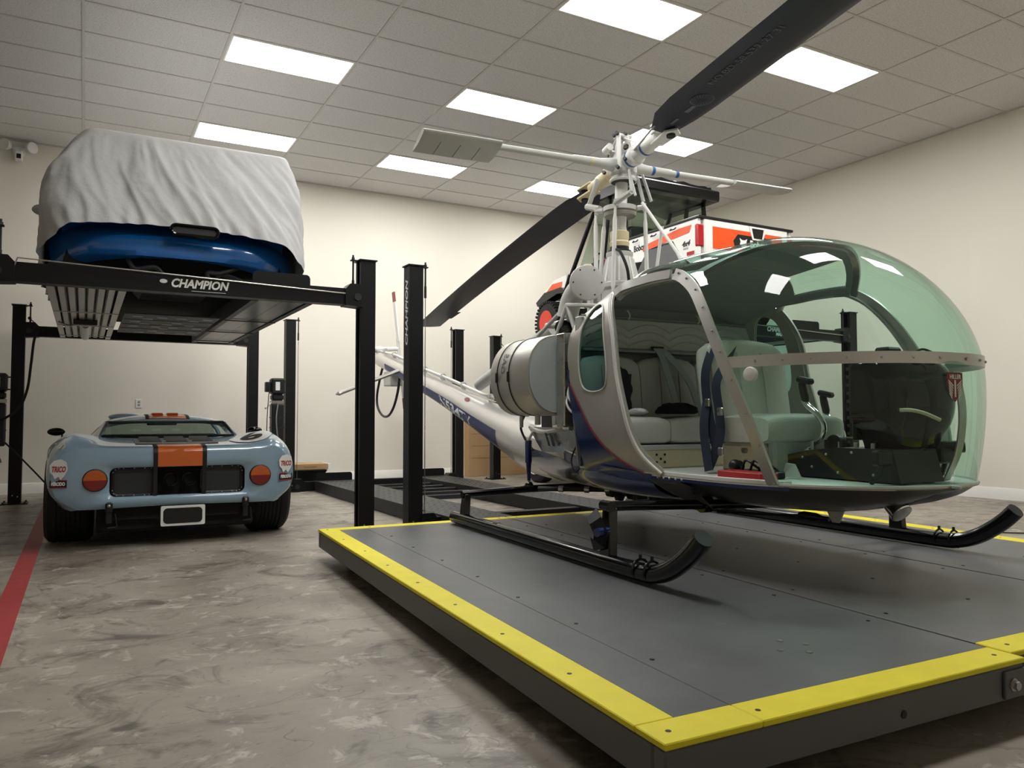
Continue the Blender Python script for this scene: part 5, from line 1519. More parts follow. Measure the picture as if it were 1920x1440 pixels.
# ================================================================= sports car
pm('gulf_blue', (142, 170, 190), 0.22, coat=0.8, var=0.02, scale=2)
pm('stripe_orange', (206, 98, 28), 0.3, coat=0.5, var=0.03)
pm('tail_red', (120, 16, 14), 0.12, coat=0.8, var=0.1)
pm('tail_amber', (190, 88, 14), 0.12, coat=0.8, var=0.1)
pm('mesh_grille', (58, 60, 62), 0.6, metal=0.4, var=0.25, scale=120)
pm('decal_red', (168, 40, 48), 0.5, var=0.03)
glass('car_glass', (0.62, 0.70, 0.66), ior=1.5)
GT = thing('sports_car', 'low pale blue sports car with orange centre stripe parked under the lift', 'car', (.655, 6.50, 0), R(-1.2))
ST = [  # s, then (x, z) pairs from the centre line outward to the lower edge
 (.000, [(0, .742), (.30, .745), (.50, .748), (.62, .752), (.72, .745), (.80, .68), (.845, .56), (.820, .40), (.68, .300)]),
 (.035, [(0, .752), (.30, .755), (.50, .760), (.63, .770), (.74, .772), (.83, .70), (.872, .57), (.850, .41), (.72, .292)]),
 (.16, [(0, .762), (.30, .765), (.50, .772), (.64, .798), (.75, .810), (.845, .735), (.888, .60), (.880, .47), (.83, .36)]),
 (.30, [(0, .772), (.30, .775), (.50, .785), (.64, .822), (.75, .838), (.85, .76), (.893, .66), (.895, .58), (.890, .52)]),
 (.58, [(0, .785), (.30, .787), (.50, .800), (.64, .842), (.75, .858), (.855, .79), (.898, .74), (.90, .715), (.900, .70)]),
 (.90, [(0, .795), (.30, .797), (.50, .808), (.64, .838), (.75, .845), (.85, .765), (.890, .64), (.893, .56), (.890, .48)]),
 (1.10, [(0, .800), (.30, .800), (.50, .805), (.64, .815), (.74, .810), (.83, .73), (.870, .57), (.870, .38), (.84, .22)]),
 (1.90, [(0, .790), (.30, .790), (.50, .790), (.64, .785), (.73, .765), (.81, .68), (.845, .52), (.84, .35), (.81, .20)]),
 (2.55, [(0, .790), (.30, .790), (.50, .790), (.64, .785), (.74, .765), (.82, .68), (.850, .52), (.845, .36), (.82, .22)]),
 (2.90, [(0, .740), (.30, .740), (.50, .755), (.64, .785), (.73, .785), (.82, .71), (.865, .62), (.865, .55), (.865, .50)]),
 (3.20, [(0, .690), (.30, .695), (.50, .725), (.62, .765), (.71, .765), (.81, .71), (.870, .66), (.870, .64), (.870, .63)]),
 (3.50, [(0, .615), (.30, .625), (.50, .665), (.62, .700), (.70, .695), (.79, .62), (.845, .52), (.850, .48), (.845, .44)]),
 (3.85, [(0, .50), (.30, .505), (.48, .525), (.58, .540), (.66, .525), (.73, .47), (.77, .38), (.77, .28), (.75, .20)]),
 (4.05, [(0, .38), (.26, .38), (.42, .375), (.50, .365), (.56, .35), (.60, .32), (.61, .28), (.60, .24), (.58, .20)])]
SS = [a for a, b in ST]
def gt_prof(s):
    P = [V((sinterp(s, SS, [b[k][0] for a, b in ST]), sinterp(s, SS, [b[k][1] for a, b in ST]), 0)) for k in range(9)]
    return cat_rom(P, 4)
def gt_top(x, s):
    P = gt_prof(s); x = abs(x)
    for a, b in zip(P[:-1], P[1:]):
        if a.x <= x <= b.x and b.x > a.x: return lerp(a.y, b.y, (x - a.x) / (b.x - a.x))
    return P[0].y
NST = 60
rows = []
for k in range(NST + 1):
    s = 4.05 * (k / NST) ** 1.15
    P = gt_prof(s)
    rows.append([V((-p.x, s, p.y)) for p in P[::-1]] + [V((p.x, s, p.y)) for p in P[1:]])
body = obj('body', MB().grid(rows), 'gulf_blue', GT, angle=60)
nose = rows[-1]; obj('nose_panel', MB().add(nose, [tuple(range(len(nose)))]), 'gulf_blue', body)
# tail fascia with a real opening
out = [(p.x, p.z) for p in rows[0]]
bot = [(.68 - 1.36 * k / 12, .295 + .012 * math.sin(math.pi * k / 12)) for k in range(1, 12)]
OUTL = out + bot
def rrect(x0, x1, z0, z1, r, n=5):
    P = []
    for cx, cz, a0 in ((x1 - r, z1 - r, 0), (x0 + r, z1 - r, 90), (x0 + r, z0 + r, 180), (x1 - r, z0 + r, 270)):
        for k in range(n + 1):
            a = R(a0 + 90 * k / n); P.append((cx + r * math.cos(a), cz + r * math.sin(a)))
    return P
HOLE = rrect(-.475, .485, .385, .600, .045)
def polyray(poly, cx, cz, a):
    dx, dz = math.cos(a), math.sin(a); best = None
    for i in range(len(poly)):
        (x1, z1), (x2, z2) = poly[i], poly[(i + 1) % len(poly)]
        ex, ez = x2 - x1, z2 - z1; det = dx * -ez + ex * dz
        if abs(det) < 1e-9: continue
        t = ((x1 - cx) * -ez + ex * (z1 - cz)) / det; u = (dx * (z1 - cz) - dz * (x1 - cx)) / det
        if t > 0 and -1e-6 <= u <= 1 + 1e-6 and (best is None or t > best): best = t
    return cx + dx * best, cz + dz * best
A = sorted([math.atan2(z - .49, x) for x, z in OUTL + HOLE] + [2 * math.pi * k / 40 - math.pi for k in range(40)])
inn = [polyray(HOLE, 0, .49, a) for a in A]; ou = [polyray(OUTL, 0, .49, a) for a in A]
inn.append(inn[0]); ou.append(ou[0])
fr = []
for t, d in ((0, .0), (.06, -.018), (.35, -.028), (.8, -.018), (1, 0)):
    fr.append([V((lerp(i[0], o[0], t), d, lerp(i[1], o[1], t))) for i, o in zip(inn, ou)])
fas = obj('tail_fascia', MB().grid(fr), 'gulf_blue', GT, angle=60)
rim = [V((i[0], 0, i[1])) for i in inn]
obj('recess_wall', MB().grid([rim, [p + V((0, .09, 0)) for p in rim]]), 'gulf_blue', fas)
obj('recess_back', MB().box(-.48, .49, .09, .10, .37, .61), 'black_matte', fas)
for s_, (a, b) in ((-1, (-.455, -.165)), (1, (.165, .465))):
    gl = obj('mesh_grille', MB().prism([V((x, .028, z)) for x, z in rrect(a + .012, b - .012, .402, .584, .03)], (0, .006, 0)), 'mesh_grille', GT)
    fr_ = [V((x, .022, z)) for x, z in rrect(a, b, .392, .594, .04)]
    obj('grille_frame', MB().tube(fr_, .012, 6, closed=True), 'black_plastic', gl)
    scw = MB()
    for k in range(12):
        p = fr_[int(k * len(fr_) / 12)]; scw.sph(p + V((0, -.012, 0)), .005, 6, 4)
    for t in (.25, .5, .75):
        for z in (.392, .594): scw.sph(V((lerp(a, b, t), .010, z)), .005, 6, 4)
    obj('grille_screws', scw, 'bare_metal', gl, kind='stuff')
for x in (-.055, .075):
    e = obj('exhaust_pipe', MB().lathe([(0, .046), (.10, .046), (.10, .038), (.02, .036)], (x, -.01, .50), (0, 1, 0), 20, cap=False), 'frame_grey', GT)
    obj('exhaust_core', MB().cyl((x, .03, .50), (x, .04, .50), .037, n=16), 'black_matte', e)
for x in (-.57, .60):
    r_ = obj('tail_light', MB().lathe([(0, .084), (.022, .084), (.026, .078)], (x, -.006, .515), (0, -1, 0), 24), 'black_plastic', GT)
    top = [V((x + .076 * math.cos(R(a)), -.033, .515 + .076 * math.sin(R(a)))) for a in range(0, 181, 12)]
    low = [V((x + .076 * math.cos(R(a)), -.033, .515 + .076 * math.sin(R(a)))) for a in range(180, 361, 12)]
    obj('amber_lens', MB().prism(top, (0, -.010, 0)), 'tail_amber', r_)
    obj('red_lens', MB().prism(low, (0, -.010, 0)), 'tail_red', r_)
for x in (-.166, .181):
    obj('grille_divider', MB().rbox(x - .016, x + .016, -.012, .03, .375, .612, .004), 'black_plastic', GT)
# stripe, over the deck and down the fascia
def patch(x0, x1, s0, s1, off, nx=6, ns=24):
    return [[V((lerp(x0, x1, i / nx), lerp(s0, s1, k / ns), gt_top(lerp(x0, x1, i / nx), lerp(s0, s1, k / ns)) + off)) for i in range(nx + 1)] for k in range(ns + 1)]
for a, b, mt, o_ in ((-.150, .165, 'stripe_orange', .003), (-.182, -.150, 'decal_black', .0032), (.165, .197, 'decal_black', .0032)):
    g = patch(a, b, .002, .17, o_)
    fall = [[V((p.x, -.031 + .0 * z, z)) for p in g[0]] for z in (.603, .66, .70)] + [[V((p.x, -.026, .735)) for p in g[0]]]
    obj('stripe', MB().grid(fall + g), mt, GT, angle=60)
    g = patch(a, b, 2.75, 3.9, o_)
    obj('stripe', MB().grid(g), mt, GT, angle=60)
# louvred vent panel on the rear deck
lv = obj('vent_panel', MB().grid(patch(-.30, .31, .19, .86, .004)), 'frame_grey', GT)
for j in range(2):
    for k in range(3):
        x0 = -.27 + .195 * k; s = .34 + .26 * j
        z = gt_top(0, s) + .006
        obj('louvre', MB().prism([V((x0, s, z)), V((x0 + .165, s, z)), V((x0 + .155, s + .12, z + .026)), V((x0 + .01, s + .12, z + .026))], (0, .006, -.002)), 'black_plastic', lv)
# cabin
RF = [(1.38, .50, .965), (1.50, .49, .995), (1.75, .48, 1.010), (2.05, .47, 1.000), (2.18, .46, .985)]
rows = []
for s, w, z in RF:
    rows.append([V((w * math.sin(R(a)) / math.sin(R(60)), s, z - .05 * (abs(a) / 60) ** 2.2)) for a in range(-60, 61, 10)])
roof = obj('roof', MB().shell(rows, [[V((0, 0, 1))] * 13] * 5, .03), 'gulf_blue', GT, angle=60)
for a, b, mt in ((-.15, .165, 'stripe_orange'), (-.182, -.15, 'decal_black'), (.165, .197, 'decal_black')):
    obj('roof_stripe', MB().grid([[V((lerp(a, b, i / 4), s, z - .05 * (abs(math.asin(min(1, abs(lerp(a, b, i / 4)) / w * .866))) / R(60)) ** 2.2 + .003)) for i in range(5)] for s, w, z in RF]), mt, roof)
for k in range(2):
    obj('roof_scoop', MB().rbox(-.12 + .13 * k, -.02 + .13 * k, 1.55, 1.75, 1.000, 1.022, .008), 'stripe_orange', roof)
obj('roof_bubble', MB().sph((-.33, 1.9, .985), .16, 16, 10, sc=(1, 1.4, .25)), 'gulf_blue', roof)
for s_ in (-1, 1):
    m = MB().grid([[V((s_ * .50, 1.38, .925)), V((s_ * .51, 1.50, .945)), V((s_ * .47, 2.10, .945))], [V((s_ * .53, 1.15, .86)), V((s_ * .565, 1.45, .88)), V((s_ * .56, 2.10, .88))], [V((s_ * .56, .95, .806)), V((s_ * .62, 1.35, .80)), V((s_ * .64, 2.12, .79))]])
    obj('sail_panel', m, 'gulf_blue', GT, angle=60)
    obj('windscreen_pillar', MB().tube([(s_ * .46, 2.15, .945), (s_ * .56, 2.45, .86), (s_ * .62, 2.70, .79)], .022, 8), 'gulf_blue', GT)
    obj('window_edge', MB().tube([(s_ * .50, 1.36, .925), (s_ * .53, 1.15, .858), (s_ * .55, .97, .810)], .016, 8), 'gulf_blue', GT)
    mr = obj('wing_mirror', MB().sph((s_ * .93, 2.25, .84), .062, 14, 8, sc=(1.25, .55, .62)), 'gloss_black', GT)
    obj('mirror_stalk', MB().cyl((s_ * .88, 2.27, .76), (s_ * .88, 2.25, .83), .008, n=6), 'black_plastic', mr)
obj('rear_window', MB().grid([[V((x * k, s, z)) for x in (-.50, -.25, 0, .25, .50)] for s, z, k in ((.98, .812, 1.08), (1.2, .885, 1.03), (1.375, .935, 1.0))]), 'car_glass', GT)
obj('window_seal', MB().tube([(-.54, .98, .815), (-.515, 1.2, .885), (-.49, 1.37, .935), (.49, 1.37, .935), (.515, 1.2, .885), (.54, .98, .815)], .012, 6, closed=True), 'black_plastic', GT)
obj('windscreen', MB().grid([[V((x * k, s, z)) for x in (-.5, -.25, 0, .25, .5)] for s, z, k in ((2.16, .965, .92), (2.45, .87, 1.05), (2.72, .79, 1.18))]), 'car_glass', GT)
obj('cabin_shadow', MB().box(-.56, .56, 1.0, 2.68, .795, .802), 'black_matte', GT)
obj('interior_mirror', MB().rbox(-.14, .14, 2.1, 2.13, .90, .945, .008), 'black_plastic', GT)
# racing number roundel on the right haunch
def haunch(x, y, off): return V((x, y, gt_top(x, y) + off))
ring_ = [[haunch(.58 + .17 * t * math.cos(2 * math.pi * k / 32), .34 + .24 * t * math.sin(2 * math.pi * k / 32), .005) for k in range(33)] for t in (.02, .35, .7, 1)]
rd = obj('number_roundel', MB().grid(ring_), 'decal_white', GT)
text('race_number', '6', .36, 'decal_black', (0, 0, 0), (1, 0, 0), (0, 1, 0), rd, extrude=.0005, bold=.012, bend=lambda x, y, z: haunch(.58 + x, .34 + y * 1.2, .008 + z))
# sponsor stickers on the rear corners
for s_ in (-1, 1):
    c = V((s_ * .80, -.008, .615)); rt = V((.93, -.34 * s_ * -1, 0)).normalized(); rt = V((.93, s_ * .36, 0)).normalized(); up = V((0, .12, 1)).normalized(); nr_ = rt.cross(up)
    c = V((s_ * .803, -.012, .600))
    blob = [(-.07, -.02), (-.075, .03), (-.04, .065), (.02, .075), (.065, .055), (.075, .0), (.05, -.045), (.02, -.075), (.0, -.05), (-.03, -.07), (-.045, -.04)]
    sk = obj('white_sticker', MB().prism([c + rt * x * .82 + up * y for x, y in blob], nr_ * .002), 'decal_white', GT)
    text('sticker_lettering', 'TRICO', .055, 'decal_red', c + nr_ * .0035, rt, up, sk, extrude=.0005, shear=.25, bold=.002, width=.095)
    c2 = V((s_ * .803, -.012, .495))
    bk = obj('black_sticker', MB().prism([c2 + rt * x + up * y for x, y in ((-.058, -.03), (.058, -.03), (.058, .03), (-.058, .03))], nr_ * .002), 'decal_red', GT)
    obj('sticker_field', MB().prism([c2 + nr_ * .002 + rt * x + up * y for x, y in ((-.058, -.022), (.058, -.022), (.058, .022), (-.058, .022))], nr_ * .001), 'decal_black', bk)
    text('sticker_lettering', 'FERODO', .034, 'decal_white', c2 + nr_ * .0042, rt, up, bk, extrude=.0005, bold=.002, width=.095)
    if s_ < 0:
        c3 = V((-.800, .06, .74)); r3 = V((.55, -.3, .75)).normalized(); u3 = V((.5, .6, -.1)); u3 = (u3 - r3 * u3.dot(r3)).normalized() * -1; n3 = V((-.72, -.45, .5)).normalized(); u3 = n3.cross(r3)
        ps = obj('shoulder_sticker', MB().prism([c3 + r3 * x + u3 * y for x, y in ((-.055, -.032), (.055, -.032), (.055, .032), (-.055, .032))], n3 * .002), 'decal_white', GT)
        obj('sticker_bars', MB().prism([c3 + n3 * .002 + r3 * x + u3 * y for x, y in ((-.045, -.004), (.045, -.004), (.045, .004), (-.045, .004))], n3 * .001), 'decal_black', ps)
# plate, lower bar, brackets, suspension
pt = obj('licence_plate', MB().prism([V((x, -.03, z)) for x, z in rrect(-.125, .190, .150, .303, .012)], (0, .004, 0)), 'decal_white', GT)
obj('plate_field', MB().prism([V((x, -.0305, z)) for x, z in rrect(-.108, .170, .168, .285, .03)], (0, -.0015, 0)), 'decal_black', pt)
obj('lower_valance', MB().box(-.55, .57, .06, .09, .205, .33), 'black_matte', GT)
obj('chassis_tray', MB().rbox(-.56, .57, .10, 4.0, .11, .22, .02), 'black_matte', GT)
obj('gearbox', MB().rbox(-.16, .16, .05, 1.0, .16, .36, .04).cyl((-.48, .30, .20), (.5, .30, .20), .03, n=10), 'steel_dark', GT)
for x in (-.475, .49):
    jb = obj('jack_bracket', MB().rbox(x - .025, x + .025, -.045, -.005, .27, .35, .012).rbox(x - .02, x + .02, -.02, .04, .19, .28, .006), 'black_plastic', GT)
    obj('bracket_bolt', MB().sph((x, -.045, .325), .012, 8, 6), 'bare_metal', jb)
    obj('bracket_rod', MB().cyl((x + .04, .0, .26), (x + .055, .02, .16), .006, n=6).cyl((x + .055, .02, .16), (x - .01, .02, .155), .006, n=6), 'steel_dark', jb)
for x0, x1, y, r_ in ((-.915, -.575, .60, .345), (.575, .915, .60, .345), (-.87, -.62, 3.15, .315), (.62, .87, 3.15, .315)):
    w_ = x1 - x0
    prof = [(0, r_ * .62), (.004, r_ * .88), (.03, r_ * .975), (.06, r_)]
    for k in range(1, 7):
        h_ = .06 + (w_ - .12) * k / 7
        prof += [(h_ - .006, r_), (h_ - .005, r_ - .008), (h_ + .005, r_ - .008), (h_ + .006, r_)]
    prof += [(w_ - .06, r_), (w_ - .03, r_ * .975), (w_ - .004, r_ * .88), (w_, r_ * .62)]
    t = obj('tyre', MB().lathe(prof, (x0, y, r_), (1, 0, 0), 40), 'rubber', GT)
    obj('wheel_rim', MB().lathe([(-.002, r_ * .60), (.02, r_ * .56), (.06, r_ * .25), (.055, r_ * .10)] if x0 < 0 else [(w_ + .002, r_ * .60), (w_ - .02, r_ * .56), (w_ - .06, r_ * .25), (w_ - .055, r_ * .10)], (x0, y, r_), (1, 0, 0), 24), 'bare_metal', t)

# ================================================================= covered car on the lift
pm('cover_cloth', (176, 176, 176), 0.95, var=0.05, scale=5, bump=0.3, bscale=26)
pm('roadster_blue', (18, 102, 182), 0.18, coat=0.8, var=0.03)
ZR = 2.0265
CC = thing('covered_car', 'bright blue car with oval centre exhaust under the grey cover on the raised lift', 'car', (.665, 6.62, ZR))
brow = []
for k in range(13):
    z = lerp(.10, .56, k / 12)
    bul = .10 * math.sin(math.pi * min(1, k / 10)) ** .7
    row = []
    for j in range(41):
        u = lerp(-1, 1, j / 40); hw = .90 + .03 * math.sin(math.pi * k / 12)
        row.append(V((hw * u, .12 - bul + .32 * abs(u) ** 5 + .05 * u * u + (.03 * (k - 7) if k > 7 else 0), z + .10 * u * u * 0 + (0.12 * (1 - u * u) if k < 3 else 0) * (3 - k) / 3)))
    brow.append(row)
obj('rear_bumper', MB().grid(brow), 'roadster_blue', CC, angle=60)
eo = [V((x, -.12, z)) for x, z in rrect(-.095, .25, .375, .45, .036)]
ex = obj('exhaust_surround', MB().tube(eo, .014, 8, closed=True), 'gloss_black', CC)
obj('exhaust_trim', MB().tube([p + V((0, -.008, 0)) for p in eo], .004, 6, closed=True), 'bare_metal', ex)
obj('exhaust_opening', MB().prism(eo, (0, .012, 0)), 'decal_black', ex)
bd = MB().loft([[V((x * w, y, z)) for x, z in ((-1, .16), (-1, .55), (-.85, .72), (-.6, .8 * k), (0, .84 * k), (.6, .8 * k), (.85, .72), (1, .55), (1, .16))] for y, w, k in ((.28, .84, .95), (.8, .88, 1), (1.4, .88, 1.4), (2.4, .86, 1.4), (3.2, .88, 1.0), (3.9, .80, .85))])
obj('body', bd, 'roadster_blue', CC, angle=40)
obj('underbody', MB().rbox(-.80, .80, .30, 3.8, .10, .20, .03), 'black_matte', CC)
obj('rear_diffuser', MB().prism([V((-.86, .22, .03)), V((-.80, .22, .26)), V((.80, .22, .26)), V((.86, .22, .03))], (0, .02, 0)), 'black_matte', CC)
obj('rear_subframe', MB().tube(cat_rom([(-.55, .16, .05), (-.28, .14, .12), (-.20, .14, .02), (.0, .14, .06), (.22, .14, .02), (.32, .14, .13), (.60, .16, .05)], 6), .018, 8), 'steel_dark', CC)
obj('silencer', MB().lathe([(0, .05), (.03, .075), (.45, .075), (.48, .05)], (.15, .30, .12), (1, 0, 0), 16), 'galvanized', CC)
obj('exhaust_link', MB().tube(cat_rom([(-.38, .14, .20), (-.33, .12, .12), (-.18, .12, .14), (-.10, .13, .03)], 6), .02, 8).tube(cat_rom([(.45, .14, .20), (.30, .12, .14), (.20, .12, .13), (.25, .13, .03)], 6), .02, 8), 'steel_dark', CC)
obj('gearbox', MB().rbox(-.30, .30, .35, 1.1, .01, .20, .05), 'black_plastic', CC)
for k in range(5):
    obj('sump_bolt', MB().cyl((-.2 + .1 * k, .145, .03 + .015 * (k % 2)), (-.2 + .1 * k, .16, .03 + .015 * (k % 2)), .014, n=8), 'bare_metal', CC)
obj('side_badge', MB().box(.875, .885, .40, .60, .18, .22), 'bare_metal', CC)
for x0, x1, y in ((-.90, -.68, .72), (.68, .90, .72), (-.90, -.68, 3.1), (.68, .90, 3.1)):
    w_ = x1 - x0; r_ = .31
    t = obj('tyre', MB().lathe([(0, r_ * .6), (.01, r_ * .9), (.04, r_), (w_ - .04, r_), (w_ - .01, r_ * .9), (w_, r_ * .6)], (x0, y, r_), (1, 0, 0), 32), 'rubber', CC)
    obj('wheel_rim', MB().cyl((x0 + .01, y, r_ - .002), (x1 - .01, y, r_ - .002), r_ * .6, n=20), 'bare_metal', t)
# the cover: walls hanging from a top sheet, wrinkled
def plan(x0, x1, y0, y1, r, n):
    P = []
    segs = []
    corners = [(x0 + r, y0 + r, 180), (x1 - r, y0 + r, 270), (x1 - r, y1 - r, 0), (x0 + r, y1 - r, 90)]
    for i, (cx, cy, a0) in enumerate(corners):
        for k in range(9):
            a = R(a0 + 90 * k / 8); segs.append(V((cx + r * math.cos(a), cy + r * math.sin(a), 0)))
    segs.append(segs[0])
    L = [0]
    for a, b in zip(segs[:-1], segs[1:]): L.append(L[-1] + (b - a).length)
    return [V((interp(L[-1] * k / n, L, [p.x for p in segs]), interp(L[-1] * k / n, L, [p.y for p in segs]), 0)) for k in range(n)]
NP = 640
ptop = plan(-.02, 1.56, 6.93, 9.6, .10, NP); pbot = plan(-.318, 1.655, 6.55, 10.62, .22, NP)
rows = []; NV = 56
for k in range(NV + 1):
    v = k / NV; row = []
    for i in range(NP):
        a, b = ptop[i], pbot[i]
        sd = min(1, v / .46) ** .75                               # sides reach full width at mid height
        rearness = max(0, 1 - abs(b.y - 6.55) / .35)
        k_ = lerp(sd, v ** .8, rearness)
        p = V((lerp(a.x, b.x, lerp(sd, k_, .3)), lerp(a.y, b.y, k_), 0))
        hx = (b.x - .665) / .99
        hem = interp(b.y, [6.55, 6.62, 7.0, 9.5, 10.62], [2.47 - .10 * abs(hx) ** 2.2 - .10 * max(0, abs(hx) - .8) / .2, 2.28, 2.17, 2.2, 2.3])
        z = lerp(3.285, hem, v)
        n_ = (V((b.x - .67, (b.y - 8.5) * .35, 0))).normalized()
        dg = b.x + b.y * .6 + z * .55                              # folds run diagonally down the sheet
        w = noise.noise(V((dg * 3.0, b.y * 2.0, z * .9))) * .040
        w += (abs(noise.noise(V((dg * 5.2, b.y * 4, z * 1.1 + 9)))) - .25) * -.050
        w += (abs(noise.noise(V((dg * 11, b.y * 9, z * 2.4 + 4)))) - .25) * -.022
        w += noise.noise(V((b.x * 16 + z * 5, b.y * 16, z * 9 + 2))) * .007
        w += .008 * math.sin(b.x * 46 + z * 8 + 3 * noise.noise(V((b.x * 4, b.y * 4, 1)))) * max(0, v - .74) / .26
        p += n_ * w * min(1, v * 5) + V((0, 0, z))
        row.append(p)
    rows.append(row)
cv = MB().loft(rows, cap=False)
tops = []
for t in (1, .93, .75, .5, .25, .02):
    tops.append([V((lerp(.77, p.x, t), lerp(8.2, p.y, t), 3.285 + .055 * (1 - t * t) ** .7 + (noise.noise(V((p.x * 3, p.y * 3, t * 3))) * .012 if t < 1 else 0))) for p in rows[0]])
cv.loft(tops, cap=False)
for i, p in enumerate(tops[-1]): pass
cover = obj('car_cover', cv, 'cover_cloth', label='wrinkled light grey fabric cover draped over the car on the lift', cat='car cover', angle=70)
bm = bmesh.new(); bm.from_mesh(cover.data); bmesh.ops.remove_doubles(bm, verts=bm.verts, dist=.001); bmesh.ops.recalc_face_normals(bm, faces=bm.faces); bm.to_mesh(cover.data); bm.free()
obj('mirror_pocket', MB().sph((-.355, 7.9, 2.80), .085, 14, 10, sc=(.9, .8, .55)), 'cover_cloth', cover)
# ================================================================= utility vehicle on the far lift
pm('utv_white', (236, 236, 232), 0.3, coat=0.4, var=0.02)
pm('utv_orange', (232, 84, 28), 0.35, coat=0.3, var=0.04)
pm('utv_grey', (92, 93, 94), 0.6, var=0.08)
pm('lamp_red', (178, 24, 34), 0.2, coat=0.6, var=0.08)
pm('rim_red', (214, 52, 30), 0.4, var=0.06)
glass('poly_shield', (0.80, 0.87, 0.82), ior=1.5)
UZ = 2.042
U = thing('utility_vehicle', 'white and orange side-by-side utility vehicle with black cab on the raised lift', 'utility vehicle', (6.70, 6.50, UZ), R(0))
# local: x across (left -.74), y forward, z up from the runway
bed = MB().loft([[V((x, y, z)) for x, z in ((-.74, .72), (-.74, 1.16), (.74, 1.16), (.74, .72))] for y in (0, 1.25)])
def panel(name, pts, off, mat, par=None, label=None):
    return obj(name, MB().prism([V(p) for p in pts], off), mat, par or U, label)
cargo = obj('cargo_bed', MB().box(-.70, .70, .04, 1.25, .70, .76), 'black_plastic', U)
side_poly = [(0, .66), (0, 1.16), (1.25, 1.16), (1.25, .86), (1.0, .84), (.86, .98), (.42, .98), (.30, .80), (.12, .66)]
for s in (-1, 1):
    sp_ = panel('bed_side', [(s * .74, y, z) for y, z in side_poly], (-s * .04, 0, 0), 'utv_white')
    panel('side_stripe', [(s * .742, y, z) for y, z in ((.14, 1.02), (.10, 1.10), (.30, 1.10), (.92, 1.03), (.98, .98), (.96, .95), (.80, .965), (.4, 1.0))], (s * .002, 0, 0), 'utv_orange', sp_)
    panel('wheel_arch', [(s * .745, y, z) for y, z in ((.14, .62), (.30, .82), (.42, .955), (.86, .955), (1.0, .82), (1.16, .62))], (-s * .06, 0, 0), 'utv_grey')
    obj('rail_cap', MB().rbox(*sorted((s * .755, s * .69)), -.01, 1.26, 1.155, 1.185, .006), 'black_plastic', sp_)
    tl = obj('tail_lamp', MB().rbox(*sorted((s * .757, s * .66)), -.012, .04, .84, 1.09, .012), 'lamp_red', U)
    panel('marker_lamp', [(s * .743, y, z) for y, z in ((.06, .76), (.06, .80), (.18, .80), (.18, .76))], (s * .003, 0, 0), 'lamp_red', sp_)
    if s < 0:
        text('side_lettering', '4x4', .085, 'decal_black', (-.7425, .20, .90), (0, -1, 0), (0, 0, 1), sp_, shear=.3, bold=.003)
        text('side_lettering', 'Bobcat', .105, 'decal_black', (-.7425, 1.03, 1.015), (0, -1, 0), (0, 0, 1), sp_, bold=.003, width=.24)
        text('side_lettering', 'DIESEL', .03, 'decal_grey', (-.7425, .20, .845), (0, -1, 0), (0, 0, 1), sp_, shear=.3)
    for k in range(3):
        obj('tie_down', MB().tube([(s * .755, .35 + .35 * k, 1.12), (s * .775, .35 + .35 * k, 1.10), (s * .775, .43 + .35 * k, 1.10), (s * .755, .43 + .35 * k, 1.12)], .008, 6), 'black_plastic', sp_)
tg = obj('tailgate', MB().rbox(-.66, .66, -.02, .04, .74, 1.16, .012), 'utv_white', U)
obj('gate_cap', MB().rbox(-.75, .75, -.03, .05, 1.155, 1.185, .006), 'black_plastic', tg)
panel('gate_stripe', [(x, -.021, z) for x, z in ((-.54, .83), (-.54, 1.08), (.56, 1.08), (.56, .83))], (0, -.003, 0), 'utv_orange', tg)
panel('gate_field', [(x, -.024, z) for x, z in ((-.20, .86), (-.23, .95), (-.16, 1.03), (.36, 1.03), (.42, .95), (.36, .86))], (0, -.003, 0), 'decal_black', tg)
panel('handle_surround', [(x, -.024, z) for x, z in ((.02, 1.145), (.07, .99), (.24, .99), (.30, 1.145))], (0, -.006, 0), 'utv_white', tg)
panel('gate_handle', [(x, -.030, z) for x, z in ((.06, 1.125), (.09, 1.01), (.22, 1.01), (.25, 1.125))], (0, -.003, 0), 'black_plastic', tg)
text('gate_lettering', 'Bobcat', .11, 'decal_white', (.17, -.0275, .935), (1, 0, 0), (0, 0, 1), tg, bold=.004, width=.28)
cat_ = [(-.10, .885), (-.13, .92), (-.12, .95), (-.135, .99), (-.095, .97), (-.055, .97), (-.015, .99), (-.03, .95), (-.02, .92), (-.05, .885), (-.075, .875)]
panel('cat_head_logo', [(x, -.0275, z) for x, z in cat_], (0, -.0015, 0), 'decal_white', tg)
obj('rear_bumper', MB().rbox(-.60, .60, -.02, .10, .50, .62, .02), 'black_plastic', U)
obj('chassis', MB().rbox(-.45, .45, .1, 3.4, .36, .50, .03), 'black_plastic', U)
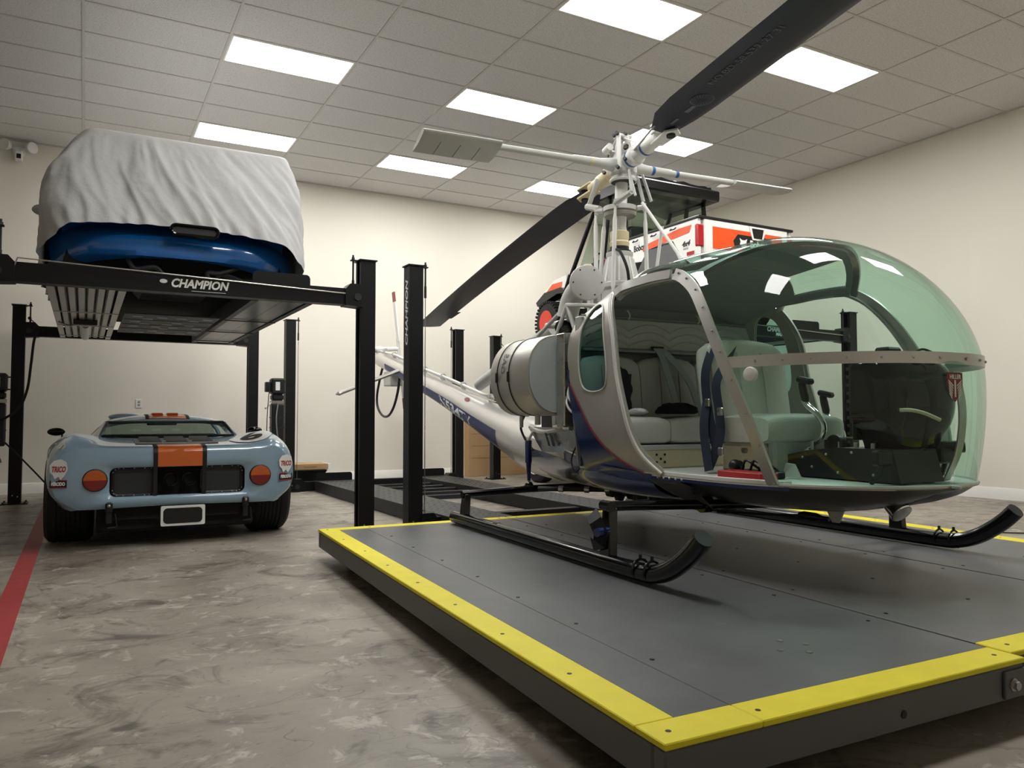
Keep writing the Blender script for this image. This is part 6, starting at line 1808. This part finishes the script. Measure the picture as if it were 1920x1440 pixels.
# cab
for s in (-1, 1):
    for a, b in (((s * .70, 1.36, .70), (s * .66, 1.42, 1.86)), ((s * .70, 2.62, .95), (s * .64, 2.05, 1.88)), ((s * .72, 2.62, .95), (s * .70, 2.95, .45)), ((s * .66, 1.42, 1.86), (s * .64, 2.05, 1.88)), ((s * .70, 1.36, .70), (s * .70, 2.3, .46)), ((s * .70, 1.95, .46), (s * .66, 1.75, 1.86))):
        obj('cab_tube', MB().cyl(a, b, .03, n=10), 'steel_black', U)
    panel('door_panel', [(s * .705, y, z) for y, z in ((1.42, .62), (1.42, 1.08), (1.80, 1.05), (2.5, .98), (2.52, .55), (2.2, .45))], (-s * .03, 0, 0), 'black_plastic')
    panel('hood_side', [(s * .66, y, z) for y, z in ((2.62, .72), (2.62, .98), (2.95, .95), (3.22, .82), (3.28, .70))], (-s * .06, 0, 0), 'utv_white')
    panel('hood_stripe', [(s * .662, y, z) for y, z in ((2.75, .78), (2.72, .90), (3.0, .90), (3.2, .78))], (s * .003, 0, 0), 'utv_orange')
    panel('front_fender', [(s * .74, y, z) for y, z in ((2.45, .70), (2.65, .80), (3.1, .78), (3.34, .66), (3.30, .60), (2.75, .72))], (-s * .16, 0, 0), 'black_plastic')
    obj('head_lamp', MB().rbox(*sorted((s * .66, s * .45)), 3.24, 3.30, .64, .72, .01), 'lamp_glass', U)
rf = MB()
rows = []
for k in range(9):
    y = lerp(1.20, 2.30, k / 8)
    rows.append([V((lerp(-.74, .74, j / 12), y, 1.95 + .05 * (1 - (2 * j / 12 - 1) ** 4) + (.02 if j % 3 == 1 else 0))) for j in range(13)])
roof_ = obj('cab_roof', MB().shell(rows, [[V((0, 0, 1))] * 13] * 9, .12), 'black_plastic', U, angle=40)
for j in range(5):
    x = lerp(-.6, .6, j / 4)
    obj('roof_rib', MB().rbox(x - .03, x + .03, 1.22, 2.28, 1.985, 2.015, .008), 'black_plastic', roof_)
obj('roof_lip', MB().rbox(-.74, .74, 1.17, 1.23, 1.83, 1.97, .02), 'black_plastic', roof_)
obj('rear_screen', MB().box(-.62, .62, 1.345, 1.35, 1.22, 1.84), 'poly_shield', U)
obj('windscreen', MB().prism([V((-.60, 2.60, .98)), V((.60, 2.60, .98)), V((.58, 2.08, 1.86)), V((-.58, 2.08, 1.86))], (0, .004, .003)), 'poly_shield', U)
obj('dashboard', MB().rbox(-.62, .62, 2.42, 2.84, .70, .90, .03), 'black_plastic', U)
obj('hood', MB().grid([[V((lerp(-.62, .62, j / 6), y, z - .03 * (2 * j / 6 - 1) ** 2)) for j in range(7)] for y, z in ((2.62, 1.0), (2.9, .97), (3.15, .87), (3.28, .72))]), 'utv_white', U, angle=50)
obj('front_bumper', MB().rbox(-.62, .62, 3.22, 3.36, .45, .62, .03), 'black_plastic', U)
sw_ = obj('steering_wheel', MB().tube([V((-.32 + .17 * math.cos(2 * math.pi * k / 20), 2.36 + .06 * math.sin(2 * math.pi * k / 20), 1.10 + .15 * math.sin(2 * math.pi * k / 20))) for k in range(20)], .014, 6, closed=True), 'black_plastic', U)
obj('steering_column', MB().cyl((-.32, 2.36, 1.10), (-.32, 2.55, .95), .025, n=8), 'black_plastic', sw_)
for x in (-.34, .34):
    st_ = obj('seat', cushion(1.0, 1.45, -.28, .28, .60, .74, puff=.02).xf(Matrix.Translation((x, .55 + .0, 0)) @ Matrix.Rotation(R(90), 4, 'Z') @ Matrix.Translation((-.0, 0, 0))), 'black_plastic', U, angle=60)
    obj('seat_back', cushion(-.06, .06, -.26, .26, .72, 1.40, puff=.02).xf(Matrix.Translation((x, 1.50, 0)) @ Matrix.Rotation(R(90), 4, 'Z')), 'black_plastic', st_, angle=60)
    obj('grab_bar', MB().tube(cat_rom([(x - .3, 1.7, .62), (x - .33, 1.75, .95), (x - .33, 2.0, .98), (x - .33, 2.1, .62)], 5), .014, 6), 'steel_black', U)
for o_ in list(U.children):
    if o_.name.split('.')[0] in ('hood_side', 'hood_stripe', 'front_fender', 'head_lamp', 'hood', 'front_bumper'): o_.location.y += .20
R_ = .32
for x0, x1, y in ((-.80, -.52, .62), (.52, .80, .62), (-.80, -.52, 3.16), (.52, .80, 3.16)):
    w_ = x1 - x0
    t = obj('tyre', MB().lathe([(0, R_ * .55), (.01, R_ * .85), (.04, R_ * .95), (w_ - .04, R_ * .95), (w_ - .01, R_ * .85), (w_, R_ * .55)], (x0, y, R_), (1, 0, 0), 32), 'rubber', U)
    lg = MB()
    for k in range(34):                                   # tread lugs
        a = 2 * math.pi * k / 34
        for h, da in ((x0 + .03, 0), (x1 - .03, .12)):
            d = V((0, math.cos(a + da), math.sin(a + da))); e = V((0, -math.sin(a + da), math.cos(a + da))); c = V((h, y, R_))
            q = [c + d * R_ * .90 + e * .017, c + d * R_ * .90 - e * .017, c + d * (R_ - .001) - e * .015, c + d * (R_ - .001) + e * .015]
            lg.prism([p - V((.03, 0, 0)) for p in q], (.11 if h < (x0 + x1) / 2 else -.05, 0, 0))
    obj('tread_lugs', lg, 'rubber', t, kind='stuff')
    xo = x0 if x0 < 0 else x1; s = -1 if x0 < 0 else 1
    obj('wheel_rim', MB().lathe([(0.004, R_ * .56), (-.01, R_ * .54), (-.03, R_ * .48), (-.05, R_ * .30), (-.03, R_ * .22), (-.025, R_ * .05)], (xo, y, R_), (s, 0, 0), 24), 'rim_red', t)
glass('bottle_plastic', (0.90, 0.94, 0.96))
bt = obj('water_bottle', MB().lathe([(0, .030), (.01, .033), (.11, .033), (.15, .014), (.17, .013)], (6.17, 9.02, UZ + .902), (0, 0, 1), 14), 'bottle_plastic', label='small clear water bottle in the cab of the utility vehicle', cat='bottle')
obj('bottle_cap', MB().cyl((6.17, 9.02, UZ + 1.072), (6.17, 9.02, UZ + 1.087), .015, n=10), 'decal_white', bt)

# ================================================================= dark roadster under the far lift
pm('car_black', (14, 14, 16), 0.12, coat=0.8, var=0.05)
K = thing('black_roadster', 'low black roadster with chrome wheels parked under the utility vehicle lift', 'car', (6.78, 7.05, 0))
rows = []
for s, w, z0, z1 in ((0, .60, .35, .70), (.15, .72, .26, .80), (.7, .80, .22, .86), (1.3, .76, .20, .84), (2.2, .76, .20, .84), (2.9, .80, .24, .86), (3.5, .76, .28, .78), (3.85, .62, .34, .66), (3.95, .45, .40, .58)):
    rows.append([V((w * math.cos(R(a)) * (1 if abs(math.cos(R(a))) > 0 else 0), s, (z0 + z1) / 2 + (z1 - z0) / 2 * math.copysign(abs(math.sin(R(a))) ** .6, math.sin(R(a))))) for a in range(0, 360, 15)])
obj('body', MB().loft(rows), 'car_black', K, angle=60)
obj('grille', MB().sph((0, 3.93, .47), .2, 16, 10, sc=(1.4, .3, .6)), 'black_matte', K)
for s in (-1, 1):
    obj('head_lamp', MB().lathe([(0, .09), (.02, .095), (.04, .08), (.06, .03)], (s * .55, 3.78, .64), (0, 1, .2), 18), 'chrome', K)
    obj('bumper_bar', MB().tube(cat_rom([(s * .25, 4.0, .36), (s * .45, 3.98, .38), (s * .66, 3.82, .40)], 5), .022, 8), 'chrome', K)
    obj('side_pipe', MB().cyl((s * .82, .95, .22), (s * .82, 2.75, .20), .045, n=12), 'chrome', K)
obj('windscreen_frame', MB().tube([(-.6, 2.25, .84), (-.52, 2.1, 1.05), (.52, 2.1, 1.05), (.6, 2.25, .84)], .014, 8), 'chrome', K)
for x0, x1, y in ((-.84, -.60, .72), (.60, .84, .72), (-.84, -.60, 3.02), (.60, .84, 3.02)):
    w_ = x1 - x0; r_ = .315; s = -1 if x0 < 0 else 1; xo = x0 if s < 0 else x1
    t = obj('tyre', MB().lathe([(0, r_ * .6), (.01, r_ * .9), (.04, r_), (w_ - .04, r_), (w_ - .01, r_ * .9), (w_, r_ * .6)], (x0, y, r_), (1, 0, 0), 32), 'rubber', K)
    rm = obj('wheel_rim', MB().lathe([(.004, r_ * .60), (-.005, r_ * .60), (-.06, r_ * .5), (-.06, r_ * .05)], (xo, y, r_), (s, 0, 0), 24), 'steel_dark', t)
    sp_ = MB()
    for k in range(6):
        a = 2 * math.pi * k / 6; c = V((xo + s * .006, y, r_)); d = V((0, math.cos(a), math.sin(a))); e = V((0, -math.sin(a), math.cos(a)))
        sp_.prism([c + e * .02, c - e * .02, c + d * r_ * .60 - e * .035, c + d * r_ * .60 + e * .035], (-s * .02, 0, 0))
    sp_.tube([V((xo + s * .004, y + r_ * .59 * math.cos(2 * math.pi * k / 24), r_ + r_ * .59 * math.sin(2 * math.pi * k / 24))) for k in range(24)], .012, 6, closed=True)
    obj('wheel_spokes', sp_, 'chrome', t)

# ================================================================= things along the back wall
def carton(name, x0, x1, y0, y1, z0, z1, label, folds=()):
    b = obj(name, MB().rbox(x0, x1, y0, y1, z0, z1, .004), 'cardboard', label=label, cat='cardboard box')
    for z in folds:
        obj('fold_line', MB().box(x0 + .05, x1 - .05, y0 - .002, y0, z, z + .008), 'cardboard_dark', b)
    return b
pm('cardboard_dark', (140, 112, 80), 0.9, var=0.1)
carton('flat_carton', 5.60, 6.72, 11.62, 11.80, 0, .98, 'tall flat brown carton leaning on the back wall behind the lift posts', (.30, .50, .70))
pd_ = obj('storage_crate', MB().loft([[V((x, y, z)) for x, y in ((2.50, 10.72), (2.93, 10.72), (2.93, 11.2), (2.50, 11.2))] if z < .2 else [V((x, y, z)) for x, y in ((2.46, 10.69), (2.98, 10.69), (2.98, 11.24), (2.46, 11.24))] for z in (0, .17, .255)]), 'steel_black', label='low black crate under a flat carton beside the lowered lift', cat='crate')
bx_ = carton('carton', 2.50, 3.02, 10.80, 11.25, .256, .335, 'flat brown carton lying on the black crate by the back wall')
obj('box_flap', MB().box(3.02, 3.06, 10.82, 11.2, .262, .330), 'decal_white', bx_)
obj('box_print', MB().box(2.68, 2.86, 10.798, 10.80, .285, .30), 'cardboard_dark', bx_)
def outlet(x, z, label):
    o = obj('wall_outlet', MB().rbox(x - .04, x + .04, YW1 - .008, YW1, z - .06, z + .06, .003), 'white_plastic', label=label, cat='outlet')
    for dz in (-.02, .02): obj('socket', MB().rbox(x - .016, x + .016, YW1 - .010, YW1 - .007, z + dz - .014, z + dz + .014, .003), 'decal_grey', o)
outlet(.665, 1.172, 'white wall outlet on the back wall above the sports car')
outlet(4.545, .445, 'white wall outlet low on the back wall behind the lowered lift')
sl = thing('security_light', 'white twin-head security light mounted high on the back wall', 'security light', (-.80, YW1, 4.44))
obj('wall_plate', MB().lathe([(0, .07), (.03, .07), (.035, .06)], (0, 0, 0), (0, -1, 0), 18), 'white_plastic', sl)
obj('sensor', MB().rbox(-.04, .05, -.13, -.05, -.15, -.02, .012), 'white_plastic', sl)
obj('sensor_lens', MB().box(-.02, .03, -.133, -.129, -.12, -.06), 'decal_black', sl)
for s in (-1, 1):
    a = obj('lamp_head', MB().lathe([(0, .02), (.03, .06), (.09, .075), (.10, .07)], (s * .10, -.05, .05), (s * .6, -.8, -.1), 18), 'white_plastic', sl)
    obj('lamp_arm', MB().cyl((0, -.03, .0), (s * .11, -.06, .05), .015, n=8), 'white_plastic', a)
obj('floor_wire', MB().tube(cat_rom([(6.60, 3.9, .006), (6.75, 3.7, .01), (7.0, 3.52, .008), (7.20, 3.50, .006)], 6), .006, 6), 'rubber', label='short black wire lying on the concrete by the bare wall', cat='wire')
